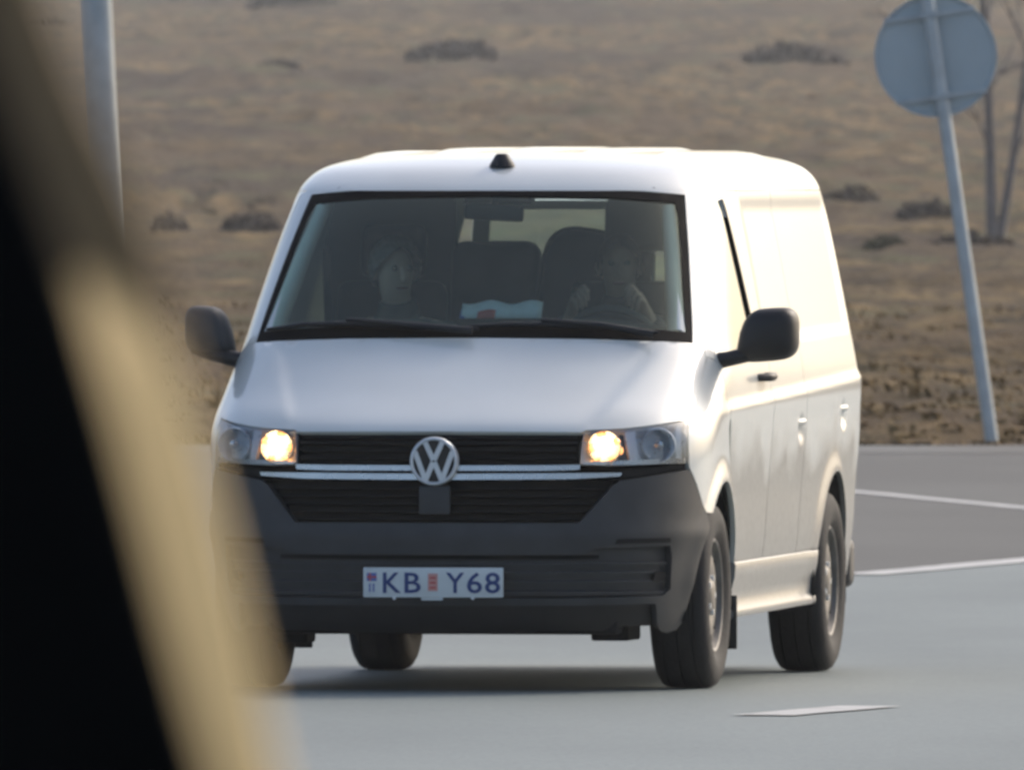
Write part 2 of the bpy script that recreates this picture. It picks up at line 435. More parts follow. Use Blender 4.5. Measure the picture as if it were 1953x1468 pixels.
def sheet(name, pts, z, mat, parent=None):
    me = bpy.data.meshes.new(name)
    me.from_pydata([(x, y, z) for x, y in pts], [], [tuple(range(len(pts)))]); me.update()
    o = link(name, me, mat, parent)
    return o
def asphalt(name, c1, c2, rough, spec=.5, worn=None):
    m = bpy.data.materials.new(name); m.use_nodes = True
    nt = m.node_tree; b = nt.nodes['Principled BSDF']; L = nt.links.new
    tc = N(nt, 'ShaderNodeTexCoord')
    n1 = N(nt, 'ShaderNodeTexNoise'); n1.inputs['Scale'].default_value = .35; n1.inputs['Detail'].default_value = 5
    mp = N(nt, 'ShaderNodeMapping'); mp.inputs['Scale'].default_value = (1, .25, 1); mp.inputs['Rotation'].default_value = (0, 0, R(-11))
    L(tc.outputs['Object'], mp.inputs[0]); L(mp.outputs[0], n1.inputs['Vector'])
    n2 = N(nt, 'ShaderNodeTexNoise'); n2.inputs['Scale'].default_value = 45; n2.inputs['Detail'].default_value = 3
    L(tc.outputs['Object'], n2.inputs['Vector'])
    mx = N(nt, 'ShaderNodeMix', data_type='RGBA'); mx.inputs[6].default_value = (*c1, 1); mx.inputs[7].default_value = (*c2, 1)
    rp = N(nt, 'ShaderNodeMapRange'); rp.inputs[1].default_value = .38; rp.inputs[2].default_value = .62
    L(n1.outputs[0], rp.inputs[0]); L(rp.outputs[0], mx.inputs[0])
    m2 = N(nt, 'ShaderNodeMix', data_type='RGBA', blend_type='MULTIPLY'); m2.inputs[0].default_value = .6
    r2 = N(nt, 'ShaderNodeValToRGB'); r2.color_ramp.elements[0].position = .3; r2.color_ramp.elements[0].color = (.55, .55, .55, 1); r2.color_ramp.elements[1].position = .7
    L(n2.outputs[0], r2.inputs[0]); L(mx.outputs[2], m2.inputs[6]); L(r2.outputs[0], m2.inputs[7]); L(m2.outputs[2], b.inputs['Base Color'])
    b.inputs['Roughness'].default_value = rough; b.inputs['Specular IOR Level'].default_value = spec
    bp = N(nt, 'ShaderNodeBump'); bp.inputs['Strength'].default_value = .5; bp.inputs['Distance'].default_value = .006
    L(n2.outputs[0], bp.inputs['Height']); L(bp.outputs[0], b.inputs['Normal'])
    return m
M['asphalt'] = asphalt('pale_asphalt', (.212, .252, .246), (.155, .190, .188), .62, .5)
M['asphalt_dark'] = asphalt('dark_asphalt', (.150, .152, .143), (.125, .126, .120), .8, .3)
M['shoulder'] = asphalt('dusty_asphalt', (.20, .20, .19), (.16, .155, .145), .85, .3)
M['verge'] = mat_basic('gravel_verge', (.16, .135, .10), .95, col2=(.10, .085, .06), vscale=.6, bump=.5, bscale=14)
M['line'] = mat_basic('road_paint', (.62, .61, .58), .6, col2=(.40, .40, .38), vscale=3.0)
g = sheet('ground', [(-1600, -900), (1600, -900), (1600, EDGE_Y + .4), (-1600, EDGE_Y + .4)], -.03, M['verge']); tag(g, 'gravelly ground beside the roads', kind='structure')
LD = Vector((.856, 4.1, 0)).normalized()                      # direction of the edge line
LP = Vector((1.631, 113.9, 0)); LN = Vector((LD.y, -LD.x, 0))  # LN points to the near side (right)
def lp(t, s): p = LP + LD * t + LN * s; return (p.x, p.y)
side_road = sheet('side_road', [(-90, 40), (-90, EDGE_Y - .05), (120, EDGE_Y - .05), (120, 40)], .002, M['asphalt_dark'])
tag(side_road, 'dark old asphalt of the side road behind the van', kind='structure')
road = sheet('road', [lp(-200, -.16), lp(-200, 36), lp(40, 36), lp(40, -.16)], .008, M['asphalt'])
tag(road, 'pale grey asphalt road under the van', kind='structure')
shoulder = sheet('road_shoulder', [(-90, 160.1), (-90, EDGE_Y - .02), (120, EDGE_Y - .02), (120, 161.2)], .006, M['shoulder'])
tag(shoulder, 'pale dusty strip of asphalt along the moor edge', kind='structure')
def mark(px, w, parent, z=.013, name='painted_line'):
    a, b = Vector((*px[0], 0)), Vector((*px[1], 0)); d = (b - a).normalized(); n = Vector((d.y, -d.x, 0)) * (w / 2)
    # worn, slightly ragged edges
    L = []; Rr = []
    k = max(2, int((b - a).length / .35))
    for i in range(k + 1):
        p = a + (b - a) * (i / k); j = random.uniform(.86, 1.0)
        L.append((p.x - n.x * j, p.y - n.y * j, z)); j = random.uniform(.86, 1.0); Rr.append((p.x + n.x * j, p.y + n.y * j, z))
    V = L + Rr; F = [(i, k + 1 + i, k + 2 + i, i + 1) for i in range(k)]
    return mesh_np(name, V, F, M['line'], parent, smooth=False)
mark([lp(0, 0), lp(34, 0)], .27, road); mark([lp(-60, 0), lp(-12, 0)], .16, road)
dd = (Vector((1.33, 86.95)) - Vector((.834, 85.2))); dd.normalize()
for k in (0, 1):
    c = Vector((1.082, 86.07)) + dd * (6.4 * k)
    mark([tuple(c - dd * .74), tuple(c + dd * .74)], .25, road)
mark([(1.2, 148.7), (6.5, 105.8 + 2)], .17, side_road, z=.0065)

# ---------------------------------------------------------------- grass tufts near the road edge
def build_tufts():
    V = []; F = []
    rng = random.Random(11)
    P = []
    for k in range(6000):
        y = EDGE_Y + .15 + 125 * rng.random() ** 1.8
        x = rng.uniform(-1, 1) * (3.5 + .03 * y) + .5
        P.append((x, y))
    Z = moor_z([p[0] for p in P], [p[1] for p in P])
    for (x, y), z in zip(P, Z):
        h = rng.uniform(.025, .07) * (1 if y > 168 else .7); lean = rng.gauss(1.7, .6); la = rng.gauss(math.pi, .4)
        for b in range(7):
            a = la + rng.gauss(0, .8); r = rng.uniform(0, .12); t = rng.uniform(0, 6.28)
            bx, by = x + r * math.cos(t), y + r * math.sin(t); hh = h * rng.uniform(.6, 1.15)
            w = rng.uniform(.010, .024); wx, wy = -math.sin(a) * w, math.cos(a) * w
            mx, my = bx + math.cos(a) * hh * .35 * lean, by + math.sin(a) * hh * .35 * lean
            tx, ty = bx + math.cos(a) * hh * lean, by + math.sin(a) * hh * lean
            n = len(V)
            V += [(bx - wx, by - wy, z - .04), (bx + wx, by + wy, z - .04), (mx - wx, my - wy, z + hh * .7), (mx + wx, my + wy, z + hh * .7), (tx, ty, z + hh)]
            F += [(n, n + 1, n + 3, n + 2), (n + 2, n + 3, n + 4)]
    m = mat_basic('straw_grass', (.27, .185, .085), .9, col2=(.15, .105, .045), vscale=1.6, spec=.2)
    o = mesh_np('grass', V, F, m, smooth=False)
    return tag(o, 'dry straw coloured grass along the road edge', 'grass', kind='stuff')
build_tufts()

# ---------------------------------------------------------------- picture position -> place on the moor
FPX = 46328.0
def on_moor(px, py):
    s = math.tan(.0095) + (py - 734) / FPX          # slope below horizontal
    lo, hi = EDGE_Y, 3000
    for d in np.arange(EDGE_Y, 2600, 1.0):
        if CAM_H - s * d <= base_z(d): break
    X = (px - 976.5) / FPX * d
    return X, float(d), float(moor_z([X], [d])[0])

def dwarf_shrub(px, py, wpx, hpx, label, seed, green=False):
    X, Y, Z = on_moor(px, py + hpx * .5)
    s = Y / FPX; w = wpx * s / 2; h = hpx * s * 1.05
    rng = random.Random(seed)
    root = empty('heather_bush', (X, Y, Z - .05))
    tag(root, label, 'bush', 'dark heather bushes on the moor')
    V = []; F = []
    for k in range(420):
        a = rng.uniform(0, 6.283); r = math.sqrt(rng.random()); e = rng.random() ** .7
        lump = .75 + .25 * math.sin(3 * a + seed) * math.cos(2.3 * a + 2 * seed)
        top = math.sqrt(max(0, 1 - r * r)) * lump
        p = Vector((w * r * math.cos(a), w * .8 * r * math.sin(a), h * top * e))
        d = Vector((rng.gauss(0, 1), rng.gauss(0, 1), rng.gauss(.6, .7))).normalized(); q = d.orthogonal().normalized()
        q = Matrix.Rotation(rng.uniform(0, 6.28), 3, d) @ q; c = d.cross(q)
        l = rng.uniform(.07, .17) * max(w, .5); b = l * .45; n = len(V)
        V += [p - q * l, p + c * b, p + q * l, p - c * b]; F.append((n, n + 1, n + 2, n + 3))
    mesh_np('foliage', V, F, M['heather_green'] if green else M['heather'], root, smooth=False)
    V = []; F = []
    for k in range(14):
        a = rng.uniform(0, 6.283); t = Vector((w * .8 * math.cos(a) * rng.random(), w * .6 * math.sin(a) * rng.random(), h * .8)); n = len(V)
        b = t * .15; b.z = 0; c = Vector((.012 * w, 0, 0))
        V += [b - c, b + c, t]; F.append((n, n + 1, n + 2))
        V += [b - Vector((0, .012 * w, 0)), b + Vector((0, .012 * w, 0)), t]; F.append((n + 3, n + 4, n + 5))
    mesh_np('stem', V, F, M['bark'], root, smooth=False)
M['heather'] = mat_basic('dark_heather', (.15, .12, .095), .95, col2=(.10, .08, .065), vscale=5, spec=.1)
M['heather_green'] = mat_basic('green_heather', (.14, .13, .08), .95, col2=(.10, .095, .055), vscale=5, spec=.1)
for i, (px, py, w, h, g, lab) in enumerate([
    (560, 14, 190, 32, 0, 'dark flat heather bush on the moor at the top edge of the view'),
    (862, 112, 180, 42, 0, 'wide dark heather bush on the moor above the van roof antenna'),
    (1515, 114, 200, 46, 0, 'broad dark heather bush on the moor beside the round sign'),
    (530, 146, 90, 24, 0, 'small brown heather bush above the left corner of the van roof'),
    (1000, 180, 80, 18, 0, 'small low dark bush on the moor right above the roof antenna'),
    (80, 48, 130, 26, 0, 'dark heather bush left of the leaning steel post'),
    (256, 322, 46, 30, 0, 'tiny dark bush at the foot of the left steel post'),
    (415, 358, 66, 28, 1, 'greenish low bush behind the left roof corner of the van'),
    (322, 408, 84, 48, 0, 'rounded dark bush standing between the steel post and the van'),
    (392, 392, 60, 28, 1, 'small greenish bush between two rounded dark bushes'),
    (480, 414, 120, 50, 0, 'rounded dark bush touching the left windshield pillar of the van'),
    (1618, 400, 140, 50, 0, 'dark bush against the rear right edge of the van'),
    (1765, 418, 120, 44, 0, 'rounded dark bush just left of the sign pole'),
    (1850, 492, 170, 36, 0, 'low dark bush at the foot of the forked bare tree'),
    (1690, 500, 90, 30, 1, 'small dull green bush between the van and the sign pole'),
    (1180, 150, 100, 16, 0, 'flat brown bush on the moor above the middle of the van roof'),
    (700, 180, 90, 20, 1, 'dull green bush on the moor above the left half of the van roof'),
    (1560, 185, 70, 20, 0, 'small dark bush just below the broad bush beside the sign'),
    ]):
    dwarf_shrub(px, py, w, h, lab, i * 3 + 1, bool(g))

# ---------------------------------------------------------------- round road sign seen from behind, on a leaning pole
def ground_at(px, py):
    d = CAM_H / (math.tan(.0095) + (py - 734) / FPX); return Vector(((px - 976.5) / FPX * d, d, 0))
def build_sign():
    b = ground_at(1893, 849)
    s = b.y / FPX
    root = empty('traffic_sign', (b.x, b.y, 0)); root.rotation_euler = (0, R(-8.3), 0)
    tag(root, 'round grey traffic sign seen from behind on a leaning pole', 'traffic sign')
    top = 880 * s
    tube('pole', [(0, 0, -.1), (0, 0, top * .6), (0, 0, top)], .046, M['steel'], root, n=20)
    zc = (846 - 104) / math.cos(R(8.3)) * s; r = 117 * s
    prof = [(.0, 0.001), (.0, r * .93), (-.006, r * .95), (-.020, r * .975), (-.020, r), (.006, r), (.010, r * .99), (.010, .001)]
    d = lathe('sign_plate', prof, M['sign_back'], root, n=64, axis='y'); d.location = (0, .078, zc)
    for dz in (-.28, .28):
        bm = bmesh.new(); box_bm(bm, (0, .064, 0), (r * 1.5, .022, .035), bevel=.004)
        box_bm(bm, (0, -.046, 0), (.11, .012, .04), bevel=.004); box_bm(bm, (-.056, .0, 0), (.012, .10, .04), bevel=.003); box_bm(bm, (.056, .0, 0), (.012, .10, .04), bevel=.003)
        me = bpy.data.meshes.new('clamp'); bm.to_mesh(me); bm.free()
        link('clamp', me, M['steel'], root, loc=(0, 0, zc + dz))
build_sign()

def build_post():
    d = 172.0; s = d / FPX
    X = (218 - 976.5) * s
    root = empty('steel_post', (X, d, 0)); root.rotation_euler = (0, R(-2.4), 0)
    tag(root, 'tall grey steel lamp post at the left beside the dark window frame', 'lamp post')
    tube('pole', [(0, 0, -.1), (0, 0, 3), (0, 0, 7.5)], [.118, .11, .085], M['steel'], root, n=24)
    tube('arm', [(0, 0, 7.45), (.25, 0, 7.75), (.9, 0, 7.9), (1.3, 0, 7.92)], .04, M['steel'], root)
    box('lamp_head', (1.55, 0, 7.92), (.62, .24, .11), M['steel'], root, bevel=.04)
    lathe('base_flange', [(-.02, .001), (-.02, .19), (.03, .19), (.03, .12), (.05, .12)], M['steel'], root, axis='z')
build_post()

def build_tree():
    X, Y, Z = on_moor(1893, 486)
    s = Y / FPX
    root = empty('bare_tree', (X, Y, Z))
    tag(root, 'leafless grey tree with forked trunks behind the round sign', 'tree')
    rng = random.Random(5)
    def stem(p0, p1, r0, r1, name, bend=.06):
        p0 = Vector(p0); p1 = Vector(p1); pts = []
        for i in range(7):
            t = i / 6; q = p0.lerp(p1, t); q += Vector((math.sin(t * 5 + p1.x) * bend, math.cos(t * 4) * bend, 0)) * t
            pts.append(q)
        tube(name, pts, [r0 + (r1 - r0) * i / 6 for i in range(7)], M['bark'], root, n=10); return pts
    H = 620 * s
    A = stem((0, 0, -.2), (-20 * s, 0, H), 12 * s, 5 * s, 'trunk')
    B = stem((6 * s, 0, -.2), (105 * s, .2, H * .92), 10 * s, 4 * s, 'trunk')
    V = []; F = []
    def twig(p, d, l, r, depth):
        q = p + d * l; n = len(V); a = d.orthogonal().normalized() * r; b = d.cross(a).normalized() * r
        V.extend([p + a, p - a * .5 + b * .87, p - a * .5 - b * .87, q + a * .4, q - a * .2 + b * .35, q - a * .2 - b * .35])
        F.extend([(n, n+1, n+4, n+3), (n+1, n+2, n+5, n+4), (n+2, n, n+3, n+5)])
        if depth:
            for k in range(3):
                d2 = (d + Vector((rng.gauss(0, .5), rng.gauss(0, .5), rng.gauss(.1, .3)))).normalized()
                twig(p.lerp(q, rng.uniform(.5, 1)), d2, l * rng.uniform(.5, .75), r * .55, depth - 1)
    for pts in (A, B):
        for k in range(9):
            t = rng.uniform(.45, 1); p = pts[int(t * 6)]
            a = rng.uniform(0, 6.28)
            twig(p, Vector((math.cos(a) * .7, math.sin(a) * .7, .8)).normalized(), rng.uniform(90, 170) * s, 4.5 * s, 3)
    mesh_np('branches', V, F, M['bark'], root, smooth=False)
build_tree()
# ---------------------------------------------------------------- panels: a polygon in (u, v), laid on a body surface
def area(P): return .5 * sum(P[i][0] * P[(i+1) % len(P)][1] - P[(i+1) % len(P)][0] * P[i][1] for i in range(len(P)))
class Ring(list):
    hole = None
def keyhole(outer, hole):
    r = Ring(outer); r.hole = list(hole); return r
def mirror(P):
    m = [(-u, v) for u, v in P][::-1]
    if getattr(P, 'hole', None): return keyhole(m, [(-u, v) for u, v in P.hole][::-1])
    return m
def sym(P):
    """right-hand half outline, listed from the centre bottom outwards to the centre top"""
    return P + [(-u, v) for u, v in reversed(P) if abs(u) > 1e-6]
def panel(name, chart, poly, mat, parent, cell=.03, off=0.0, thick=.012, flip=False, cu=None):
    loops = [[tuple(p) for p in poly]]
    if getattr(poly, 'hole', None): loops.append([tuple(p) for p in poly.hole])
    cu = cu or cell; h = 2e-3
    B = []; E = []
    for lp_ in loops:
        n = len(lp_); s0 = len(B); 
        for i in range(n):
            (ax, ay), (bx, by) = lp_[i], lp_[(i + 1) % n]
            k = max(1, int(math.ceil(math.hypot((bx - ax) / cu, (by - ay) / cell))))
            for j in range(k): B.append((ax + (bx - ax) * j / k, ay + (by - ay) * j / k))
        m = len(B) - s0
        E += [(s0 + i, s0 + (i + 1) % m) for i in range(m)]
    BA = np.array(B)
    S0 = np.array([B[a] for a, b in E]); S1 = np.array([B[b] for a, b in E])
    def inside(P):
        P = np.asarray(P); x = P[:, 0][:, None]; y = P[:, 1][:, None]
        c = (S0[:, 1][None] > y) != (S1[:, 1][None] > y)
        with np.errstate(divide='ignore', invalid='ignore'):
            xi = (S1[:, 0] - S0[:, 0])[None] * (y - S0[:, 1][None]) / (S1[:, 1] - S0[:, 1])[None] + S0[:, 0][None]
        return (np.sum(c & (x < xi), 1) % 2) == 1
    gu = np.arange(math.floor(BA[:, 0].min() / cu), math.ceil(BA[:, 0].max() / cu) + 1) * cu
    gv = np.arange(math.floor(BA[:, 1].min() / cell), math.ceil(BA[:, 1].max() / cell) + 1) * cell
    G = np.array([(u, v) for v in gv for u in gu])
    G = G[inside(G)]
    if len(G):
        sc = np.array([cell / cu, 1.0])
        d = S1 - S0; L2 = (d * d).sum(1) + 1e-12
        t = np.clip(((G[:, None] - S0[None]) * d[None]).sum(2) / L2[None], 0, 1)
        q = S0[None] + t[..., None] * d[None]
        dist = np.sqrt((((G[:, None] - q) * sc) ** 2).sum(2)).min(1)
        G = G[dist > .38 * cell]
    P = [Vector(p) for p in B] + [Vector(p) for p in G]
    v2, e2, f2, _, _, _ = mathutils.geometry.delaunay_2d_cdt(P, E, [], 0, 1e-7)
    C = np.array([[sum(v2[i].x for i in f) / 3, sum(v2[i].y for i in f) / 3] for f in f2])
    keep = inside(C)
    V = []; NRM = []; F = []
    for p in v2:
        u, v = p.x, p.y
        q = np.array(chart(u, v))
        du = np.array(chart(u + h, v)) - np.array(chart(u - h, v)); dv = np.array(chart(u, v + h)) - np.array(chart(u, v - h))
        n = np.cross(du, dv); L = np.linalg.norm(n); n = n / L if L > 1e-12 else np.array([0, 0, 1.])
        if flip: n = -n
        V.append(q + n * off); NRM.append(n)
    for f, k in zip(f2, keep):
        if k:
            f = list(f)
            ar = (v2[f[1]].x - v2[f[0]].x) * (v2[f[2]].y - v2[f[0]].y) - (v2[f[2]].x - v2[f[0]].x) * (v2[f[1]].y - v2[f[0]].y)
            if abs(ar) < 1e-9: continue
            if (ar < 0) != flip: f = f[::-1]
            F.append(tuple(f))
    if thick:
        cnt = {}
        for f in F:
            for i in range(len(f)):
                ed = (f[i], f[(i + 1) % len(f)])
                cnt[ed] = cnt.get(ed, 0) + 1
        back = {}
        def bk(i):
            if i not in back:
                back[i] = len(V); V.append(V[i] - NRM[i] * thick)
            return back[i]
        und = {}
        for (a, b) in list(cnt):
            und[frozenset((a, b))] = und.get(frozenset((a, b)), 0) + 1
        for (a, b) in list(cnt):
            if und[frozenset((a, b))] == 1 and a != b: F.append((b, a, bk(a), bk(b)) if thick > 0 else (b, a, bk(a), bk(b)))
    o = mesh_np(name, V, F, mat, parent)
    return auto_smooth(o, 42)

# ---------------------------------------------------------------- the van
YAW = .1561
van = empty('delivery_van', (-.145, 90.0, .008), -YAW)
tag(van, 'white panel van with lit headlights, dark grey bumper and black mirrors driving on the road', 'van')
PAINT, PL = M['paint'], M['plastic']

WS = [(.880, 1.297), (.878, 1.285), (.741, 1.823)]
def ws_a(z): return np.interp(z, [1.275, 1.45, 1.65, 1.823], [.888, .842, .790, .741])     # glass edge, arc
def pil_y(z): return .093 + (z - 1.213) * .944                                             # seam between pillar and door
def pil_a(z): return arc_of_y(pil_y(z), z)
zz = [1.275, 1.36, 1.45, 1.55, 1.65, 1.74, 1.823]
ws_side = [(float(ws_a(z)), z) for z in zz]
ws_outline = sym([(0, 1.300), (.45, 1.296), (.75, 1.286)] + ws_side + [(.45, 1.842), (0, 1.850)])
def inset(P, d, dtop=None, dbot=None):
    c = np.mean(P, axis=0); out = []
    for u, v in P:
        out.append((u - math.copysign(min(d, abs(u)), u) if abs(u) > .6 else u, v - (dtop or d) if v > 1.7 + .1 else (v + (dbot or d) if v < 1.31 else v)))
    return out
ws_in = inset(ws_outline, .034, .030, .040)
panel('windshield', CH_ARC, ws_outline, M['windshield'], van, cell=.045, off=-.004, thick=0)
panel('windshield_frame', CH_ARC, keyhole(ws_outline, ws_in), M['seal'], van, cell=.03, off=-.001, thick=.01)

# bonnet
g = .004
hood = sym([(0, .957), (.30, .956), (.535, .954), (.550, .962), (.68, .967), (.85, .982), (1.00, 1.000), (1.004, 1.05), (1.0, 1.15), (.996, 1.219), (.955, 1.262), (.905, 1.272), (.75, 1.281), (.45, 1.291), (0, 1.295)])
def CH_HOOD(u, v):
    x, y, z = arc_pt(u, v)
    # raised folds that run from the headlights to the windshield corners
    a = abs(u); c = .575 + (v - 1.0) * .62
    k = min(1, max(0, (v - .975) / .05)) * min(1, max(0, (1.285 - v) / .05))
    k *= min(1, max(0, (.985 - a) / .12))
    d = .013 * k / (1 + math.exp(-(a - c) / .012))
    return (x, y - d * .75, z + d * .5)
panel('bonnet', CH_HOOD, hood, PAINT, van, cell=.022, thick=.02)

# arch helpers
def arc_circle(yc, r, a0, a1, n=14, chart='a'):
    out = []
    for k in range(n + 1):
        t = R(a0 + (a1 - a0) * k / n); y = yc + r * math.cos(t); z = .345 + r * math.sin(t)
        out.append((arc_of_y(y, z), z) if chart == 'a' else (y, z))
    return out
def yz(P): return [(arc_of_y(y, z), z) for y, z in P]

# front wing
fender = [(1.002, 1.001), (1.024, .838), (1.028, .822), (1.196, .655)] + arc_circle(0, .42, 133, 14, 22) + yz([(.478, .462)]) + arc_circle(0, .475, 20, 60, 8) + \
    yz([(.20, .84), (.13, 1.0), (.095, 1.12), (.089, 1.205)]) + [(1.002, 1.2235), (1.0015, 1.15), (1.0055, 1.05)]
for s in (1, -1):
    panel('front_wing', CH_ARC, fender if s > 0 else mirror(fender), PAINT, van, cell=.024, thick=.02)

# windshield surround: pillars and header
outer = [(1.000, 1.226), (arc_of_y(.088, 1.212), 1.212), (pil_a(1.24) - .003, 1.24)] + [(pil_a(z) - .003, z) for z in (1.27, 1.36, 1.45, 1.55, 1.65, 1.74, 1.80)] + [(arc_of_y(.665, 1.825), 1.825), (arc_of_y(.66, 1.845), 1.845), (.45, 1.862), (0, 1.866)]
ins = [(.996, 1.222), (.962, 1.265), (.912, 1.274)] + [(a + .004, z) for a, z in ws_side] + [(.45, 1.846), (0, 1.854)]
surround = outer + [(-u, v) for u, v in outer[::-1][1:]] + [(-u, v) for u, v in ins] + ins[::-1][1:]
panel('windshield_pillar', CH_ARC, surround, PAINT, van, cell=.024, thick=.03)

# bumper -------------------------------------------------------------------
bump_arch = [(1.200, .648)] + [(arc_of_y(-math.sqrt(max(0, .42 ** 2 - (z - .345) ** 2)), z), z) for z in (.60, .54, .48, .42, .36, .30, .25)] + [(arc_of_y(-.435, .225), .225)]
bump_out = sym([(0, .622), (.535, .622), (.660, .758), (.690, .776), (.80, .790), (1.022, .815)] + bump_arch + [(.93, .213), (.885, .222), (.865, .25), (.86, .322), (.5, .318), (0, .318)])
low_in = sym([(0, .505), (.55, .505), (.60, .530), (.93, .536), (.945, .50), (.945, .375), (.90, .352), (.5, .345), (0, .345)])
bump_lip = 1
def CH_BUMP(u, v):
    x, y, z = arc_pt(u, v)
    d = .006 * math.exp(-((v - .575) / .035) ** 2)
    n = 1 if u >= 0 else -1
    k = min(1, abs(u) / 1.1)
    return (x + n * d * k, y - d * (1 - k * .6), z)
panel('bumper', CH_BUMP, keyhole(bump_out, low_in), PL, van, cell=.024, thick=.035)
lb = panel('lower_bumper_grille', CH_ARC, [(u * 1.004, v + (.004 if v > .42 else -.004)) for u, v in low_in], PL, van, cell=.03, off=-.030, thick=.01)
for z, h, d, a in ((.470, .010, .016, .935), (.437, .010, .014, .93), (.402, .010, .014, .93), (.362, .014, .018, .925)):
    panel('grille_slat', CH_ARC, [(-a, z - h / 2), (a, z - h / 2), (a, z + h / 2), (-a, z + h / 2)], PL, lb, cell=.05, off=-.030 + d, thick=.02)
panel('grille_slot', CH_ARC, [(-.62, .487), (.62, .487), (.62, .502), (-.62, .502)], M['dark'], lb, cell=.05, off=-.026, thick=0)
for s in (1, -1):
    P = [(.67, .545), (.925, .548), (.925, .566), (.68, .563)]
    panel('corner_slot', CH_ARC, P if s > 0 else mirror(P), M['dark'], van, cell=.03, off=.006, thick=0)
    P = [(.86, .40), (.93, .405), (.93, .44), (.87, .44)]
    panel('tow_eye_cover', CH_ARC, P if s > 0 else mirror(P), M['dark'], lb, cell=.03, off=-.012, thick=.02)
lip = panel('bumper_lip', CH_ARC, sym([(0, .195), (.35, .195), (.38, .205), (.62, .203), (.66, .225), (.86, .23), (.88, .335), (.5, .335), (0, .335)]), M['black'], van, cell=.03, off=-.026, thick=.08)
# central air intake
lg = panel('air_intake', CH_ARC, sym([(0, .618), (.538, .618), (.668, .760), (.690, .782), (0, .782)]), M['dark'], van, cell=.04, off=-.05, thick=-.045)
for z, a in ((.640, .540), (.668, .565), (.696, .59), (.724, .615), (.752, .645)):
    panel('grille_slat', CH_ARC, [(-a, z - .005), (a, z - .005), (a + .008, z + .006), (-a - .008, z + .006)], M['grille'], lg, cell=.05, off=-.014, thick=.03)
box('radar_cover', (0, -.893, .705), (.115, .02, .105), PL, van, bevel=.006)
# side gap strip under the headlights
for s in (1, -1):
    P = [(.70, .786), (1.02, .822), (1.02, .834), (.70, .815)]
    panel('lamp_gap', CH_ARC, P if s > 0 else mirror(P), M['dark'], van, cell=.04, off=-.014, thick=0)
# upper grille
ug = panel('grille', CH_ARC, sym([(0, .800), (.532, .800), (.532, .957), (0, .962)]), M['dark'], van, cell=.04, off=-.045, thick=-.038)
for z in (.864, .892, .920, .944):
    panel('grille_slat', CH_ARC, [(-.526, z - .006), (.526, z - .006), (.526, z + .006), (-.526, z + .006)], M['grille'], ug, cell=.05, off=-.016, thick=.024)
panel('chrome_strip', CH_ARC, sym([(0, .813), (.40, .813), (.520, .816), (.534, .818), (.534, .835), (.40, .833), (0, .832)]), M['chrome'], ug, cell=.04, off=.004, thick=.02)
panel('chrome_strip', CH_ARC, sym([(0, .779), (.50, .782), (.688, .792), (.694, .805), (.50, .804), (0, .801)]), M['chrome'], ug, cell=.04, off=.006, thick=.025)

# headlights ----------------------------------------------------------------
HL = [(.546, .957), (.68, .963), (.85, .977), (.996, .994), (1.020, .840), (.85, .836), (.66, .832), (.536, .838)]
for s in (1, -1):
    hl = empty('headlight'); hl.parent = van
    P = HL if s > 0 else mirror(HL)
    panel('lamp_housing', CH_ARC, P, M['silver'], hl, cell=.03, off=-.060, thick=-.056)
    panel('lamp_lens', CH_ARC, P, M['lens'], hl, cell=.03, off=.001, thick=0)
    bz = keyhole(HL, [(u * .985 + .011, v * .97 + .027) for u, v in HL])
    panel('lamp_frame', CH_ARC, bz if s > 0 else mirror(bz), M['silver'], hl, cell=.03, off=-.012, thick=.02)
    P = [(.55, .835), (1.02, .838), (1.02, .858), (.75, .852), (.55, .846)]
    panel('lower_lamp_strip', CH_ARC, P if s > 0 else mirror(P), M['chrome'], hl, cell=.03, off=-.010, thick=.03)
    P = [(.952, .855), (.985, .855), (.972, .982), (.938, .980)]
    panel('daylight_strip', CH_ARC, P if s > 0 else mirror(P), M['card_white'], hl, cell=.03, off=-.010, thick=.03)
    P = [(.735, .852), (.765, .852), (.750, .966), (.705, .962)]
    panel('lamp_divider', CH_ARC, P if s > 0 else mirror(P), M['silver'], hl, cell=.03, off=-.015, thick=.035)
    P = [(.69, .85), (.735, .852), (.715, .962), (.69, .960)]
    panel('lamp_backing', CH_ARC, P if s > 0 else mirror(P), M['black'], hl, cell=.03, off=-.03, thick=.0)
    for a, z, r, lit in ((.622, .898, .060, 1), (.850, .905, .060, 0)):
        p = Vector(arc_pt(s * a, z)); p.y += .006
        yaw = math.radians(18 if lit else 26) * s
        prof = [(.052, .012), (.046, r * .45), (.030, r * .75), (.006, r * .97), (-.002, r), (.002, r * 1.06), (.03, r * 1.04)]
        b = lathe('reflector', prof, M['lamp_bowl'] if lit else M['silver'], hl, n=40, axis='y'); b.location = p; b.rotation_euler = (0, 0, yaw * .35)
        if lit:
            c = lathe('bulb', [(-.012, .001), (-.008, .020), (.004, .031), (.02, .034), (.045, .02)], M['lamp'], hl, n=28, axis='y'); c.location = p; c.location.z += .014; c.scale = (.95, 1, .75)
            for k, (dx, dz, sx, sz, rr_, mm_) in enumerate(((.044, .022, .50, .42, .3, 'lamp_halo'), (-.046, -.002, .42, .50, -.3, 'lamp_halo'), (-.012, .044, .55, .40, .2, 'lamp_halo'), (-.034, -.046, .75, .20, -.5, 'lamp_halo'), (.022, -.038, .38, .34, .5, 'lamp_halo'), (.058, -.012, .25, .5, 0, 'lamp_halo'))):
                q = lathe('halo_facet', [(-.010, .001), (-.004, .022), (.006, .030), (.03, .026)], M[mm_], hl, n=16, axis='y'); q.location = p + Vector((dx * s, .004 * k, dz)); q.scale = (sx, 1, sz); q.rotation_euler = (0, rr_ * s, 0)
        else:
            c = lathe('bulb', [(-.002, .001), (.002, .016), (.02, .018), (.045, .012)], M['chrome'], hl, n=24, axis='y'); c.location = p

